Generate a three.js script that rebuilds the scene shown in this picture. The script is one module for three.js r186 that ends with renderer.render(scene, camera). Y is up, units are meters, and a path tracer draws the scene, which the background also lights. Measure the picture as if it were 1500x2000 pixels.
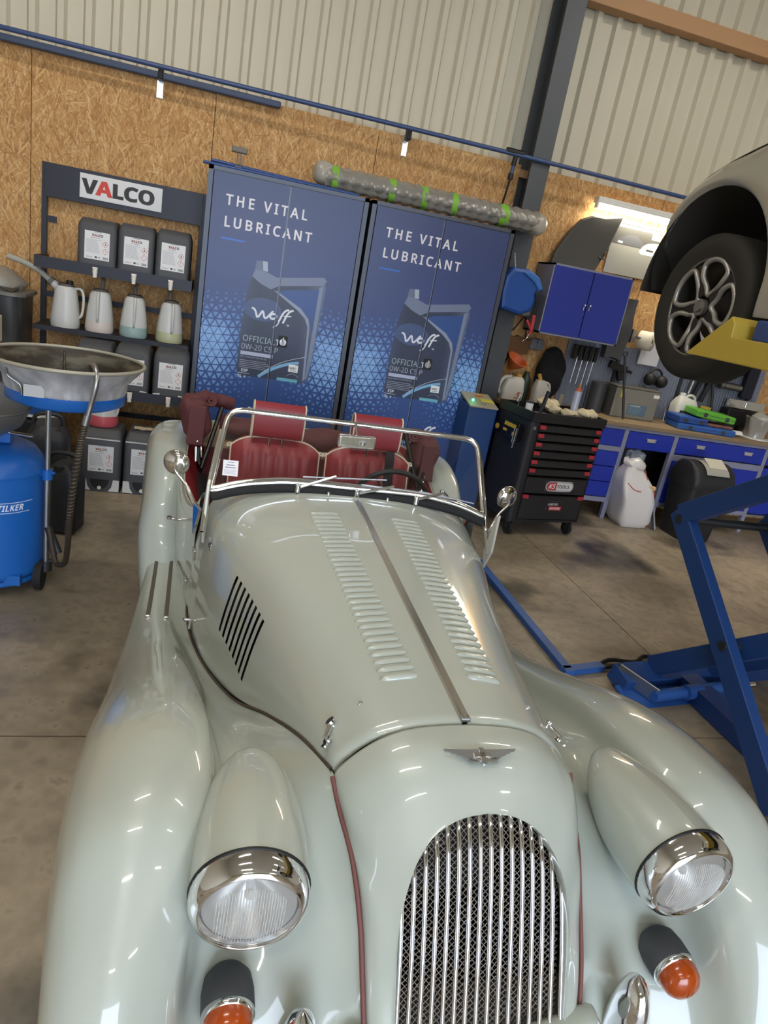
import * as THREE from 'three';
import { mergeGeometries, mergeVertices, toCreasedNormals } from 'three/addons/utils/BufferGeometryUtils.js';
import { RoundedBoxGeometry } from 'three/addons/geometries/RoundedBoxGeometry.js';
import { RectAreaLightUniformsLib } from 'three/addons/lights/RectAreaLightUniformsLib.js';
import { FontLoader } from 'three/addons/loaders/FontLoader.js';
import { TextGeometry } from 'three/addons/geometries/TextGeometry.js';

// ---------------------------------------------------------------- camera, sky, exposure
const scene = new THREE.Scene();
const D2R = Math.PI / 180;
const camera = new THREE.PerspectiveCamera(2 * Math.atan(1000 / 1330) / D2R, 0.75, 0.05, 200);
{
  const P = 18.58 * D2R, RO = 10.6 * D2R, Y = 16.14 * D2R;
  const fw = new THREE.Vector3(Math.sin(Y) * Math.cos(P), -Math.sin(P), -Math.cos(Y) * Math.cos(P));
  const rt = new THREE.Vector3(Math.cos(Y), 0, Math.sin(Y));
  const up = new THREE.Vector3().crossVectors(rt, fw);
  const u2 = up.clone().multiplyScalar(Math.cos(RO)).addScaledVector(rt, -Math.sin(RO));
  camera.position.set(0, 1.75, 0);
  camera.up.copy(u2);
  camera.lookAt(fw.clone().add(camera.position));
}
scene.add(camera);
const renderer = new THREE.WebGLRenderer({ antialias: true });
renderer.toneMapping = THREE.LinearToneMapping;
renderer.toneMappingExposure = 1.52;
renderer.shadowMap.enabled = true;
scene.background = new THREE.Color(0.80, 0.92, 1.10);   // even overcast sky outside the open door
scene.backgroundIntensity = 5.5;
RectAreaLightUniformsLib.init();

// ---------------------------------------------------------------- helpers
let seed = 12345;
const rnd = () => { seed = (seed * 1664525 + 1013904223) >>> 0; return seed / 4294967296; };
const rr = (a, b) => a + (b - a) * rnd();
const V = (x, y, z) => new THREE.Vector3(x, y, z);
const used = {};
function numbered(n) { const k = used[n] = (used[n] ?? -1) + 1; return k ? n + '_' + String(k).padStart(3, '0') : n; }
function shade(o) { o.traverse((m) => { if (m.isMesh) { m.castShadow = true; m.receiveShadow = true; } }); return o; }
function mesh(name, geo, mat, parent) {
  const g = Array.isArray(geo) ? merge(geo) : geo;
  const m = new THREE.Mesh(g, mat); m.name = name; m.castShadow = m.receiveShadow = true;
  if (parent) parent.add(m);
  return m;
}
function merge(list) {
  return mergeGeometries(list.map((g) => { const q = g.index ? g.toNonIndexed() : g; for (const k of Object.keys(q.attributes)) if (!['position', 'normal', 'uv'].includes(k)) q.deleteAttribute(k); if (!q.attributes.uv) q.setAttribute('uv', new THREE.BufferAttribute(new Float32Array(q.attributes.position.count * 2), 2)); return q; }), false);
}
function thing(name, label, category, pos = [0, 0, 0], turn = 0, group) {
  const o = new THREE.Group(); o.name = numbered(name); o.position.set(...pos); o.rotation.y = turn;
  o.userData = { label, category }; if (group) o.userData.group = group;
  scene.add(o); return o;
}
function one(name, label, category, geo, mat, group) {      // a thing that is one mesh
  const m = mesh(numbered(name), geo, mat, scene); m.userData = { label, category }; if (group) m.userData.group = group; return m;
}
function struct(name, geo, mat) { const m = mesh(name, geo, mat, scene); m.userData.kind = 'structure'; return m; }
const box = (w, h, d, x = 0, y = 0, z = 0) => new THREE.BoxGeometry(w, h, d).translate(x, y, z);
const rbox = (w, h, d, r, x = 0, y = 0, z = 0, s = 2) => new RoundedBoxGeometry(w, h, d, s, Math.min(r, w / 2.01, h / 2.01, d / 2.01)).translate(x, y, z);
const cyl = (r, h, x = 0, y = 0, z = 0, n = 24, r2 = r) => new THREE.CylinderGeometry(r2, r, h, n).translate(x, y, z);
const sph = (r, x = 0, y = 0, z = 0, n = 20) => new THREE.SphereGeometry(r, n, Math.ceil(n * 0.7)).translate(x, y, z);
const tor = (R, r, x = 0, y = 0, z = 0, n = 32, m = 10) => new THREE.TorusGeometry(R, r, m, n).translate(x, y, z);
function tube(pts, r, n = 0, m = 8, closed = false) {
  const c = new THREE.CatmullRomCurve3(pts.map((p) => V(...p)), closed, 'centripetal');
  return new THREE.TubeGeometry(c, n || pts.length * 6, r, m, closed);
}
function rod(a, b, r, m = 10, r2 = r) {                        // straight capped bar between two points
  const A = V(...a), B = V(...b), L = A.distanceTo(B);
  const g = new THREE.CylinderGeometry(r2, r, L, m);
  g.applyQuaternion(new THREE.Quaternion().setFromUnitVectors(V(0, 1, 0), B.clone().sub(A).normalize()));
  const c = A.add(B).multiplyScalar(0.5); return g.translate(c.x, c.y, c.z);
}
function bar(a, b, w, h, up = [0, 1, 0], r = 0.004) {          // rectangular beam between two points, h measured along up
  const A = V(...a), B = V(...b), L = A.distanceTo(B), z = B.clone().sub(A).normalize(), x = new THREE.Vector3().crossVectors(V(...up), z).normalize(), y = new THREE.Vector3().crossVectors(z, x);
  const g = r ? rbox(w, h, L, r) : box(w, h, L);
  g.applyMatrix4(new THREE.Matrix4().makeBasis(x, y, z)); const c = A.add(B).multiplyScalar(0.5); return g.translate(c.x, c.y, c.z);
}
const lathe = (pts, n = 32) => new THREE.LatheGeometry(pts.map((p) => new THREE.Vector2(...p)), n);
function grid(rows, closeU = false) {                         // rows of points -> smooth surface
  const R = rows.length, C = rows[0].length, pos = [], uv = [], idx = [];
  rows.forEach((r, i) => r.forEach((p, j) => { pos.push(...p); uv.push(j / (C - 1), i / (R - 1)); }));
  for (let i = 0; i < R - 1; i++) for (let j = 0; j < C - 1; j++) { const a = i * C + j, b = a + 1, c = a + C, d = c + 1; idx.push(a, b, d, a, d, c); }
  const g = new THREE.BufferGeometry();
  g.setAttribute('position', new THREE.Float32BufferAttribute(pos, 3)); g.setAttribute('uv', new THREE.Float32BufferAttribute(uv, 2)); g.setIndex(idx); g.computeVertexNormals();
  return g;
}
function cr(P, t) {                                            // Catmull-Rom through an array of number arrays, t in 0..1
  const n = P.length - 1, s = Math.min(Math.max(t, 0), 1) * n, i = Math.min(Math.floor(s), n - 1), f = s - i;
  const a = P[Math.max(i - 1, 0)], b = P[i], c = P[i + 1], d = P[Math.min(i + 2, n)];
  return b.map((_, k) => 0.5 * ((2 * b[k]) + (-a[k] + c[k]) * f + (2 * a[k] - 5 * b[k] + 4 * c[k] - d[k]) * f * f + (-a[k] + 3 * b[k] - 3 * c[k] + d[k]) * f * f * f));
}
const surf = (ctrl) => (u, v) => cr(ctrl.map((row) => cr(row, v)), u);   // u along rows, v across columns
const sample = (S, nu, nv, u0 = 0, u1 = 1, v0 = 0, v1 = 1) => Array.from({ length: nu + 1 }, (_, i) => Array.from({ length: nv + 1 }, (_, j) => S(u0 + (u1 - u0) * i / nu, v0 + (v1 - v0) * j / nv)));
const mirrorX = (rows) => rows.map((r) => r.map(([x, y, z]) => [-x, y, z]).reverse());
function flipX(g) {                                           // mirrored copy of a geometry, faces turned back outwards
  const q = (g.index ? g.toNonIndexed() : g.clone()); const p = q.attributes.position.array, u = q.attributes.uv?.array;
  for (let i = 0; i < p.length; i += 9) { for (let k = 0; k < 3; k++) { const t = p[i + 3 + k]; p[i + 3 + k] = p[i + 6 + k]; p[i + 6 + k] = t; } for (let k = 0; k < 9; k += 3) p[i + k] *= -1; }
  if (u) for (let i = 0; i < u.length; i += 6) for (let k = 0; k < 2; k++) { const t = u[i + 2 + k]; u[i + 2 + k] = u[i + 4 + k]; u[i + 4 + k] = t; }
  const m = q.attributes.normal.array; for (let i = 0; i < m.length; i += 9) { for (let k = 0; k < 3; k++) { const t = m[i + 3 + k]; m[i + 3 + k] = m[i + 6 + k]; m[i + 6 + k] = t; } for (let k = 0; k < 9; k += 3) m[i + k] *= -1; }
  return q;
}
function extrude(pts, depth, bevel = 0, holes = [], seg = 12) {
  const s = new THREE.Shape(pts.map((p) => new THREE.Vector2(...p)));
  for (const h of holes) s.holes.push(h.isPath ? h : new THREE.Path(h.map((p) => new THREE.Vector2(...p))));
  return new THREE.ExtrudeGeometry(s, { depth, bevelEnabled: bevel > 0, bevelSize: bevel, bevelThickness: bevel, bevelSegments: 2, curveSegments: seg });
}
function wobble(g, amp, f, s = 0) {                            // small uneven dents for cloth, bags and film
  const q = mergeVertices(g.index ? g : g), p = q.attributes.position;
  for (let i = 0; i < p.count; i++) {
    const x = p.getX(i), y = p.getY(i), z = p.getZ(i);
    const n = (a) => Math.sin(x * f * 1.1 + a + s) * Math.cos(y * f * 0.93 + a * 2.1) + 0.6 * Math.sin(z * f * 1.7 + y * f * 0.7 + a * 1.3 + s) + 0.4 * Math.sin(x * f * 2.3 - z * f * 1.9 + a);
    p.setXYZ(i, x + amp * n(0.3), y + amp * n(2.1), z + amp * n(4.4));
  }
  q.computeVertexNormals(); return q;
}
const canvas = (w, h) => { const c = document.createElement('canvas'); c.width = w; c.height = h; return [c, c.getContext('2d')]; };
const ctex = (c, rep) => { const t = new THREE.CanvasTexture(c); t.colorSpace = THREE.SRGBColorSpace; t.anisotropy = 8; if (rep) { t.wrapS = t.wrapT = THREE.RepeatWrapping; t.repeat.set(...rep); } return t; };
const std = (color, roughness = 0.6, metalness = 0, more = {}) => new THREE.MeshStandardMaterial({ color, roughness, metalness, side: THREE.DoubleSide, ...more });
const phy = (color, roughness, more = {}) => new THREE.MeshPhysicalMaterial({ color, roughness, side: THREE.DoubleSide, ...more });
// value noise on a wrapped grid, for textures
function noise2(n, oct, s0) {
  const out = new Float32Array(n * n); let amp = 1, tot = 0;
  for (let o = 0; o < oct; o++) {
    const k = s0 << o, g = new Float32Array(k * k).map(() => rnd());
    for (let y = 0; y < n; y++) for (let x = 0; x < n; x++) {
      const fx = x / n * k, fy = y / n * k, ix = Math.floor(fx), iy = Math.floor(fy), u = fx - ix, v = fy - iy, a = u * u * (3 - 2 * u), b = v * v * (3 - 2 * v);
      const q = (i, j) => g[((iy + j) % k) * k + (ix + i) % k];
      out[y * n + x] += amp * ((q(0, 0) * (1 - a) + q(1, 0) * a) * (1 - b) + (q(0, 1) * (1 - a) + q(1, 1) * a) * b);
    }
    tot += amp; amp *= 0.5;
  }
  for (let i = 0; i < out.length; i++) out[i] /= tot; return out;
}
function noiseTex(n, colourAt, rep, srgb = true) {
  const d = new Uint8Array(n * n * 4);
  for (let i = 0; i < n * n; i++) { const c = colourAt(i, i % n, Math.floor(i / n)); d[i * 4] = c[0]; d[i * 4 + 1] = c[1]; d[i * 4 + 2] = c[2]; d[i * 4 + 3] = 255; }
  const t = new THREE.DataTexture(d, n, n); t.wrapS = t.wrapT = THREE.RepeatWrapping; t.magFilter = THREE.LinearFilter; t.minFilter = THREE.LinearMipmapLinearFilter; t.generateMipmaps = true;
  if (srgb) t.colorSpace = THREE.SRGBColorSpace; if (rep) t.repeat.set(...rep); t.needsUpdate = true; return t;
}
function uvPlanar(g, ax, ay, s = 1) {                          // uv in metres from two coordinates
  const p = g.attributes.position, u = new Float32Array(p.count * 2); const get = (i, a) => a === 'x' ? p.getX(i) : a === 'y' ? p.getY(i) : p.getZ(i);
  for (let i = 0; i < p.count; i++) { u[i * 2] = get(i, ax) * s; u[i * 2 + 1] = get(i, ay) * s; }
  g.setAttribute('uv', new THREE.BufferAttribute(u, 2)); return g;
}

// ---------------------------------------------------------------- shared materials
const M = {
  chrome: std(0xe8e8ea, 0.07, 1), chromeSoft: std(0xd8d8da, 0.2, 1), steel: std(0xa9abae, 0.35, 1), darkSteel: std(0x4a4c50, 0.45, 0.8),
  black: std(0x141416, 0.55), rubber: std(0x1b1b1d, 0.8), blackGloss: std(0x0e0f11, 0.25), greyPlastic: std(0x3b3c40, 0.55),
  white: std(0xe9e8e4, 0.5), paper: std(0xf0eee8, 0.8), blue: std(0x1c4f9c, 0.4), red: std(0xb5232b, 0.45),
};
function tubeLamp(x, y, z, len, axis, power, glow, label, parentless = true, colour = [1, 0.94, 0.84]) {
  const g = thing('tube_lamp', label, 'lamp', [x, y, z], axis === 'z' ? Math.PI / 2 : 0);
  mesh('housing', rbox(len + 0.06, 0.05, 0.09, 0.008, 0, 0.045, 0), M.white, g);
  const lit = new THREE.MeshStandardMaterial({ color: 0xffffff, emissive: new THREE.Color(...colour), emissiveIntensity: glow, roughness: 0.4 });
  mesh('tube', new THREE.CylinderGeometry(0.024, 0.024, len, 16).rotateZ(Math.PI / 2), lit, g);
  for (const s of [-1, 1]) mesh('socket', box(0.018, 0.05, 0.045, s * (len / 2 + 0.012), 0.006, 0), M.white, g);
  const L = new THREE.RectAreaLight(new THREE.Color(...colour), power, len, 0.05);
  L.position.set(0, -0.03, 0); L.lookAt(0, -1, 0); L.rotation.set(-Math.PI / 2, 0, 0); g.add(L);
  return g;
}

// ---------------------------------------------------------------- room shell
const WZ = -5.95;                                             // face of the OSB
function osbTexture(n, s) {
  const [c, g] = canvas(n, n); g.fillStyle = '#be9159'; g.fillRect(0, 0, n, n);
  const cols = ['#cda066', '#d8ae76', '#c29258', '#ad7d49', '#deb780', '#b98850', '#c99b62', '#9f7040', '#e2c190', '#c4965e'];
  for (let i = 0; i < 15000; i++) {
    const x = rnd() * n, y = rnd() * n, L = rr(14, 62), w = rr(3, 11), a = (rnd() < 0.72 ? Math.PI / 2 + rr(-0.75, 0.75) : rr(0, Math.PI));
    g.fillStyle = cols[Math.floor(rnd() * cols.length)]; g.globalAlpha = rr(0.35, 0.85);
    for (const [ox, oy] of [[0, 0], [n, 0], [0, n], [-n, 0], [0, -n]]) {
      if (x + ox < -80 || x + ox > n + 80 || y + oy < -80 || y + oy > n + 80) continue;
      g.save(); g.translate(x + ox, y + oy); g.rotate(a); g.beginPath(); g.moveTo(-L, -w * 0.2); g.lineTo(-L * 0.5, -w * 0.5); g.lineTo(L, -w * 0.35); g.lineTo(L * 0.8, w * 0.45); g.lineTo(-L * 0.8, w * 0.5); g.closePath(); g.fill();
      if (i % 3 === 0) { g.strokeStyle = '#6f4524'; g.globalAlpha = 0.28; g.lineWidth = 1.2; g.stroke(); }
      g.restore();
    }
  }
  return c;
}
const osbCanvas = osbTexture(1024);
const osbMat = std(0xffffff, 0.75, 0, { map: ctex(osbCanvas, [1, 1]), bumpMap: ctex(osbCanvas, [1, 1]), bumpScale: 0.0015 });
osbMat.bumpMap.colorSpace = THREE.NoColorSpace;
const sheetMat = std(0xcfc8b3, 0.55), wallMat = std(0xcfc9b8, 0.8), ceilMat = std(0xc9c6bd, 0.8), frameMat = std(0x53565a, 0.5, 0.3), girtMat = std(0xb98f66, 0.6);
{
  const wb = struct('wall_back', box(14.6, 6.2, 0.1, 2.25, 3.1, -6.16), wallMat);
  // trapezoidal cladding sheets, six ribs each
  const pitch = 0.1817, ph = 2.013;
  const prof = (k) => { const x = ph + k * pitch; return [[x - 0.010, 0], [x + 0.010, 0.04], [x + 0.052, 0.04], [x + 0.070, 0]]; };
  for (let s = -6; s < 6; s++) {
    const pts = []; for (let k = s * 6; k < s * 6 + 6; k++) for (const p of prof(k)) pts.push(p);
    pts.push([prof(s * 6 + 6)[0][0], 0]);
    const top = [...pts].map(([x, d]) => [x, d]), rows = [2.72, 6.0].map((y) => top.map(([x, d]) => [x, y, -6.075 + d]));
    const g = toCreasedNormals(grid(rows), 0.3);
    mesh('cladding_sheet', g, sheetMat, wb);
  }
  const panel = (x0, x1) => { const g = rbox(x1 - x0 - 0.004, 2.84, 0.018, 0.002, (x0 + x1) / 2, 1.42, WZ - 0.009, 1); uvPlanar(g, 'x', 'y', 1 / 1.25); const du = rnd(), dv = rnd(), u = g.attributes.uv; for (let i = 0; i < u.count; i++) u.setXY(i, u.getX(i) + du, u.getY(i) + dv); mesh('osb_panel', g, osbMat, wb); };
  for (const [a, b] of [[-5, -3.888], [-3.888, -2.638], [-2.638, -1.388], [-1.388, -0.138], [-0.138, 1.112], [1.112, 2.345], [2.515, 3.75], [3.75, 5], [5, 6.25], [6.25, 7.5], [7.5, 8.75], [8.75, 9.4]]) panel(a, b);
  mesh('batten', box(14.4, 0.06, 0.09, 2.2, 2.78, -6.01), girtMat, wb);
  // I-section column and cross girt
  const col = struct('trim_1', [box(0.16, 6, 0.014, 2.43, 3, -5.762), box(0.012, 6, 0.28, 2.43, 3, -5.9), box(0.16, 6, 0.014, 2.43, 3, -6.04)], frameMat);
  col.userData.label = 'dark grey steel column between the two board walls';
  struct('trim_2', [box(6.9, 0.012, 0.12, 5.96, 4.072, -5.98), box(6.9, 0.115, 0.012, 5.96, 4.125, -5.922), box(6.9, 0.012, 0.12, 5.96, 4.178, -5.98)], girtMat);
  struct('wall_left', box(0.12, 6.2, 13.4, -5.06, 3.1, 0.4), wallMat);
  struct('wall_right', box(0.12, 6.2, 13.4, 9.46, 3.1, 0.4), wallMat);
  // wall behind the photographer with the wide open door
  const dx0 = -2.2, dx1 = 3.6, dh = 4.3, zf = 7.0;
  struct('wall_front', [box(dx0 + 5.1, 6.2, 0.12, (dx0 - 5.1) / 2, 3.1, zf), box(9.5 - dx1, 6.2, 0.12, (9.5 + dx1) / 2, 3.1, zf), box(dx1 - dx0, 6.2 - dh, 0.12, (dx0 + dx1) / 2, (6.2 + dh) / 2, zf)], wallMat);
  struct('ceiling', box(14.6, 0.1, 13.4, 2.2, 6.05, 0.4), ceilMat);
  // concrete slabs with sawn joints between them
  const n1 = noise2(1024, 5, 4), n2 = noise2(1024, 4, 64), n3 = noise2(1024, 4, 5);
  const ft = noiseTex(1024, (i) => {
    const a = (n1[i] - 0.5) * 80 + (n2[i] - 0.5) * 46, st = Math.max(0, n3[i] - 0.56) * 420 + Math.max(0, n2[i] - 0.68) * 200, k = 154 + a - st;
    return [Math.max(30, Math.min(235, k)), Math.max(26, Math.min(225, k * 0.91)), Math.max(22, Math.min(210, k * 0.77))];
  });
  const fr = noiseTex(1024, (i) => { const v = 120 + (n1[i] - 0.5) * 160; return [v, v, v]; }, null, false);
  const floorMat = std(0xffffff, 1, 0, { map: ft, roughnessMap: fr });
  const fl = struct('floor', box(14.6, 0.1, 13.4, 2.2, -0.07, 0.4), std(0x2c2822, 0.9));
  const xs = [-5, -2.42, 2.58, 7.58, 9.4], zs = [-6.1, -2.218, 2.782, 7];
  for (let i = 0; i < xs.length - 1; i++) for (let j = 0; j < zs.length - 1; j++) {
    const g = box(xs[i + 1] - xs[i] - 0.007, 0.02, zs[j + 1] - zs[j] - 0.007, (xs[i] + xs[i + 1]) / 2, -0.01, (zs[j] + zs[j + 1]) / 2);
    uvPlanar(g, 'x', 'z', 1 / 3.1); mesh('concrete_slab', g, floorMat, fl);
  }
  const yard = struct('ground', box(40, 0.1, 26, 1, -0.075, 20.0), std(0x8f8c86, 0.9)); yard.userData.label = 'pale yard outside the open door';
  // ceiling tubes, crosswise to the car
  let k = 0; const rows = ['over the left bay', 'over the parked car', 'over the lift'], deps = ['near the back wall', 'second from the back wall', 'third from the back wall', 'nearest the open door'];
  for (const [i, x] of [[1, -0.9], [2, 3.9]]) for (const [j, z] of [[0, -3.6], [1, -1.0], [2, 1.6], [3, 4.2]])
    tubeLamp(x, 4.9, z, 1.5, 'x', 92, 12, `white ceiling tube lamp ${rows[i]}, ${deps[j]}`);
  tubeLamp(3.70, 2.66, -5.86, 1.25, 'x', 40, 14, 'bright tube lamp on the board wall above the workbench', true, [1, 0.92, 0.72]);
}

// ---------------------------------------------------------------- the roadster (points are given as offset from its centre line, height, and world z)
const CX = 0.575, CZ = -2.2;
const car = thing('roadster', 'pale grey-green open vintage roadster with red seats and a chrome barred grille', 'car', [CX, 0, CZ]);
const paint = phy(0xb3bab1, 0.32, { clearcoat: 1, clearcoatRoughness: 0.04 });
const redPiping = std(0x714540, 0.6), leather = std(0x8c2730, 0.42), hoodCloth = std(0x5a2c2e, 0.75), cream = std(0xd8cdb4, 0.6);
const cm = (name, geo, mat, parent = car) => { const m = mesh(name, geo, mat, parent); if (parent === car) m.geometry.translate(0, 0, -CZ); return m; };
const cpart = (name, geo, mat, parent) => { const m = mesh(name, geo, mat, parent); m.geometry.translate(0, 0, -CZ); return m; };

// bonnet
const bonnetRows = [
  [-1.10, [0, .923], [.1, .915], [.175, .893], [.215, .868], [.24, .843], [.253, .828], [.26, .815], [.264, .803]],
  [-1.30, [0, .928], [.11, .921], [.195, .897], [.245, .862], [.28, .825], [.298, .795], [.307, .765], [.312, .735]],
  [-1.50, [0, .932], [.12, .926], [.215, .902], [.275, .865], [.315, .815], [.34, .755], [.353, .70], [.36, .64]],
  [-1.84, [0, .942], [.15, .936], [.27, .91], [.345, .868], [.39, .80], [.415, .70], [.427, .58], [.43, .465]],
  [-2.14, [0, .950], [.18, .943], [.315, .917], [.41, .875], [.47, .80], [.498, .68], [.506, .53], [.507, .375]],
  [-2.375, [0, .955], [.2, .948], [.35, .922], [.45, .88], [.515, .80], [.545, .66], [.552, .5], [.55, .335]],
];
const bonnetZ = bonnetRows.map((r) => r[0]);
const bonnetS = surf(bonnetRows.map(([z, ...p]) => p.map(([o, y]) => [o, y, z])));
function onBonnet(o, z) {                                     // point of the bonnet skin above (offset, z)
  const s = Math.sign(o) || 1; let a = 0, b = 1;
  for (let i = 0; i < 40; i++) { const m = (a + b) / 2; bonnetS(m, 0)[2] > z ? a = m : b = m; }
  const u = (a + b) / 2; a = 0; b = 0.9; for (let i = 0; i < 40; i++) { const m = (a + b) / 2; bonnetS(u, m)[0] < Math.abs(o) ? a = m : b = m; }
  const p = bonnetS(u, (a + b) / 2); return [s * p[0], p[1], p[2]];
}
// skin of one bonnet half; grid lines follow the eight cooling slots so that they can be left open
const slotZ = Array.from({ length: 8 }, (_, k) => -1.991 + k * .0387), SLOT = .0082;
const uAt = (z) => { let a = 0, b = 1; for (let i = 0; i < 40; i++) { const m = (a + b) / 2; bonnetS(m, 0)[2] > z ? a = m : b = m; } return (a + b) / 2; };
const vAt = (u, y) => { let a = .1, b = 1; for (let i = 0; i < 40; i++) { const m = (a + b) / 2; bonnetS(u, m)[1] > y ? a = m : b = m; } return (a + b) / 2; };
const bonnetHalf = (() => {
  const zs = []; for (let i = 0; i <= 22; i++) zs.push(-1.10 - .605 * i / 22 + 0); 
  const lines = [...zs.filter((z) => z > -1.69)]; for (const z of [...slotZ].reverse()) lines.push(z + SLOT, z - SLOT); for (let i = 1; i <= 12; i++) lines.push(-2.02 - .355 * i / 12);
  const smooth = (t) => t * t * (3 - 2 * t), wt = (z) => z > -1.70 ? smooth(Math.max(0, (-1.25 - z) / .45)) : z < -2.02 ? smooth(Math.max(0, (z + 2.36) / .34)) : 1;
  const rows = lines.map((z) => {
    const w = wt(z), ua = uAt(Math.max(z, -2.372)), va = w > 0 ? vAt(ua, .792) * w + .56 * (1 - w) : .56, vb = w > 0 ? vAt(ua, .586) * w + .82 * (1 - w) : .82, row = [];
    const vs = [...Array.from({ length: 24 }, (_, k) => va * k / 24), ...Array.from({ length: 12 }, (_, k) => va + (vb - va) * k / 12), ...Array.from({ length: 11 }, (_, k) => vb + (1 - vb) * k / 10)];
    vs.forEach((v, k) => { const t = Math.min(1.4, Math.max(0, (k - 24) / 12)), zz = z + w * (.006 * Math.sin(Math.min(1, t) * Math.PI) - .02 * t * t) * (t > 1 ? Math.max(0, 1.8 - .8 * t) : 1), u = z === lines[0] ? 0 : z === lines[lines.length - 1] ? 1 : uAt(Math.max(-2.3749, Math.min(-1.1001, zz))); row.push(bonnetS(u, Math.min(1, v))); });
    row[0] = [.006, row[0][1], row[0][2]]; const e = row[row.length - 1]; row.push([e[0] - .012, e[1] - .004, e[2]]); return row;
  });
  rows.unshift(rows[0].map(([x, y, z]) => [x * .97, y - .012, z - .002]));
  const open = (r) => { const k = lines[r - 1]; return k !== undefined && slotZ.some((z) => Math.abs(k - z - SLOT) < 1e-6); };   // row r to r + 1 crosses a slot
  return { rows, skip: (r, c) => open(r) && c >= 24 && c < 36 };
})();
function gridOpen({ rows, skip }, mirror) {
  const R = rows.length, C = rows[0].length, pos = [], uv = [], idx = [];
  rows.forEach((r, i) => r.forEach(([x, y, z], j) => { pos.push(mirror ? -x : x, y, z); uv.push(j / (C - 1), i / (R - 1)); }));
  const solid = []; for (let i = 0; i < R - 1; i++) for (let j = 0; j < C - 1; j++) { const a = i * C + j, b = a + 1, c = a + C, d = c + 1, q = mirror ? [a, d, b, a, c, d] : [a, b, d, a, d, c]; solid.push(...q); if (!skip(i, j)) idx.push(...q); }
  const g = new THREE.BufferGeometry(); g.setAttribute('position', new THREE.Float32BufferAttribute(pos, 3)); g.setAttribute('uv', new THREE.Float32BufferAttribute(uv, 2));
  g.setIndex(solid); g.computeVertexNormals(); g.setIndex(idx); return g;
}
for (const s of [1, -1]) {
  const side = cm('bonnet_half', gridOpen(bonnetHalf, s < 0), paint);
  // pressed louvres
  for (let k = 0; k < 31; k++) {
    const t = k / 30, z = -2.215 + (-1.262 + 2.215) * Math.pow(t, 0.96), o = .148 + (.104 - .148) * t, hw = (.052 - .008 * t);
    const a = onBonnet(s * (o - hw), z), b = onBonnet(s * (o + hw), z), c = onBonnet(s * o, z);
    const g = new THREE.SphereGeometry(1, 14, 8, 0, Math.PI * 2, 0, Math.PI / 2);
    const p = g.attributes.position;
    for (let i = 0; i < p.count; i++) {
      const x = p.getX(i), y = p.getY(i), q = p.getZ(i), ex = Math.sign(x) * Math.pow(Math.abs(x), 0.45);
      const f = (ex + 1) / 2, base = [a[0] + (b[0] - a[0]) * f, a[1] + (b[1] - a[1]) * f + (c[1] - (a[1] + b[1]) / 2) * (1 - ex * ex), z];
      p.setXYZ(i, base[0], base[1] - 0.002 + 0.0095 * Math.pow(y, 0.6) * (q < 0 ? 1 : 1), z + q * (q > 0 ? 0.0125 : 0.0095));
    }
    g.computeVertexNormals(); cpart('louvre', g, paint, side);
  }
}
// centre hinge
{
  const pts = []; for (let i = 0; i <= 20; i++) { const z = -1.095 - 1.27 * i / 20, p = onBonnet(0.001, z); pts.push(p); }
  const rows = pts.map(([, y, z], i) => { const w = 0.0115; return [[-w, y - .001, z], [-w * .8, y + .006, z], [0, y + .0085, z], [w * .8, y + .006, z], [w, y - .001, z]]; });
  const h = cm('bonnet_hinge', toCreasedNormals(grid(rows), 0.9), M.chromeSoft);
  cpart('hinge_cap', rbox(0.022, 0.010, 0.018, 0.003, 0, .926, -1.106), M.steel, h);
}
// cowl round the grille
const edgeB = [[0, .9215, -1.091], [.1, .9135, -1.091], [.175, .8915, -1.088], [.24, .8415, -1.084], [.264, .802, -1.080], [.252, .765, -1.03], [.235, .727, -.95], [.222, .66, -.88], [.213, .553, -.80], [.2, .42, -.735], [.195, .33, -.71]];
const edgeG = [[0, .857, -.927], [.058, .850, -.922], [.108, .826, -.910], [.142, .790, -.888], [.160, .752, -.866], [.169, .715, -.846], [.173, .68, -.828], [.173, .62, -.797], [.171, .545, -.761], [.167, .42, -.70], [.163, .33, -.665]];
{
  const bulge = [.020, .021, .022, .024, .022, .018, .014, .010, .008, .006, .005];
  const nrm = edgeB.map((b, i) => { const a = Math.min(1, i / 5) * 1.25; return [Math.sin(a), Math.cos(a), 0.35]; });
  const rowsC = [0, 0.3, 0.65, 1].map((t) => edgeB.map((b, i) => b.map((v, k) => v + (edgeG[i][k] - v) * t + bulge[i] * nrm[i][k] * 4 * t * (1 - t))));
  rowsC.push(edgeG.map(([x, y, z]) => [x * 0.97, y - .006, z + .006]), edgeG.map(([x, y, z]) => [x * 0.955, y - .016, z - .012]));
  const S = surf(rowsC), half = sample(S, 40, 60); half.unshift(half[0].map(([x, y, z]) => [x * .965, y - .014, z - .004]));
  const full = half.map((r) => [...r.slice(1).map(([x, y, z]) => [-x, y, z]).reverse(), ...r]);
  cm('cowl', grid(full.reverse()), paint);
  for (const s of [-1, 1]) cm('wing_piping', tube(edgeB.slice(4).map(([x, y, z]) => [s * (x + .004), y + .004, z + .004]), 0.005, 60, 6), redPiping);
}
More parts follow.
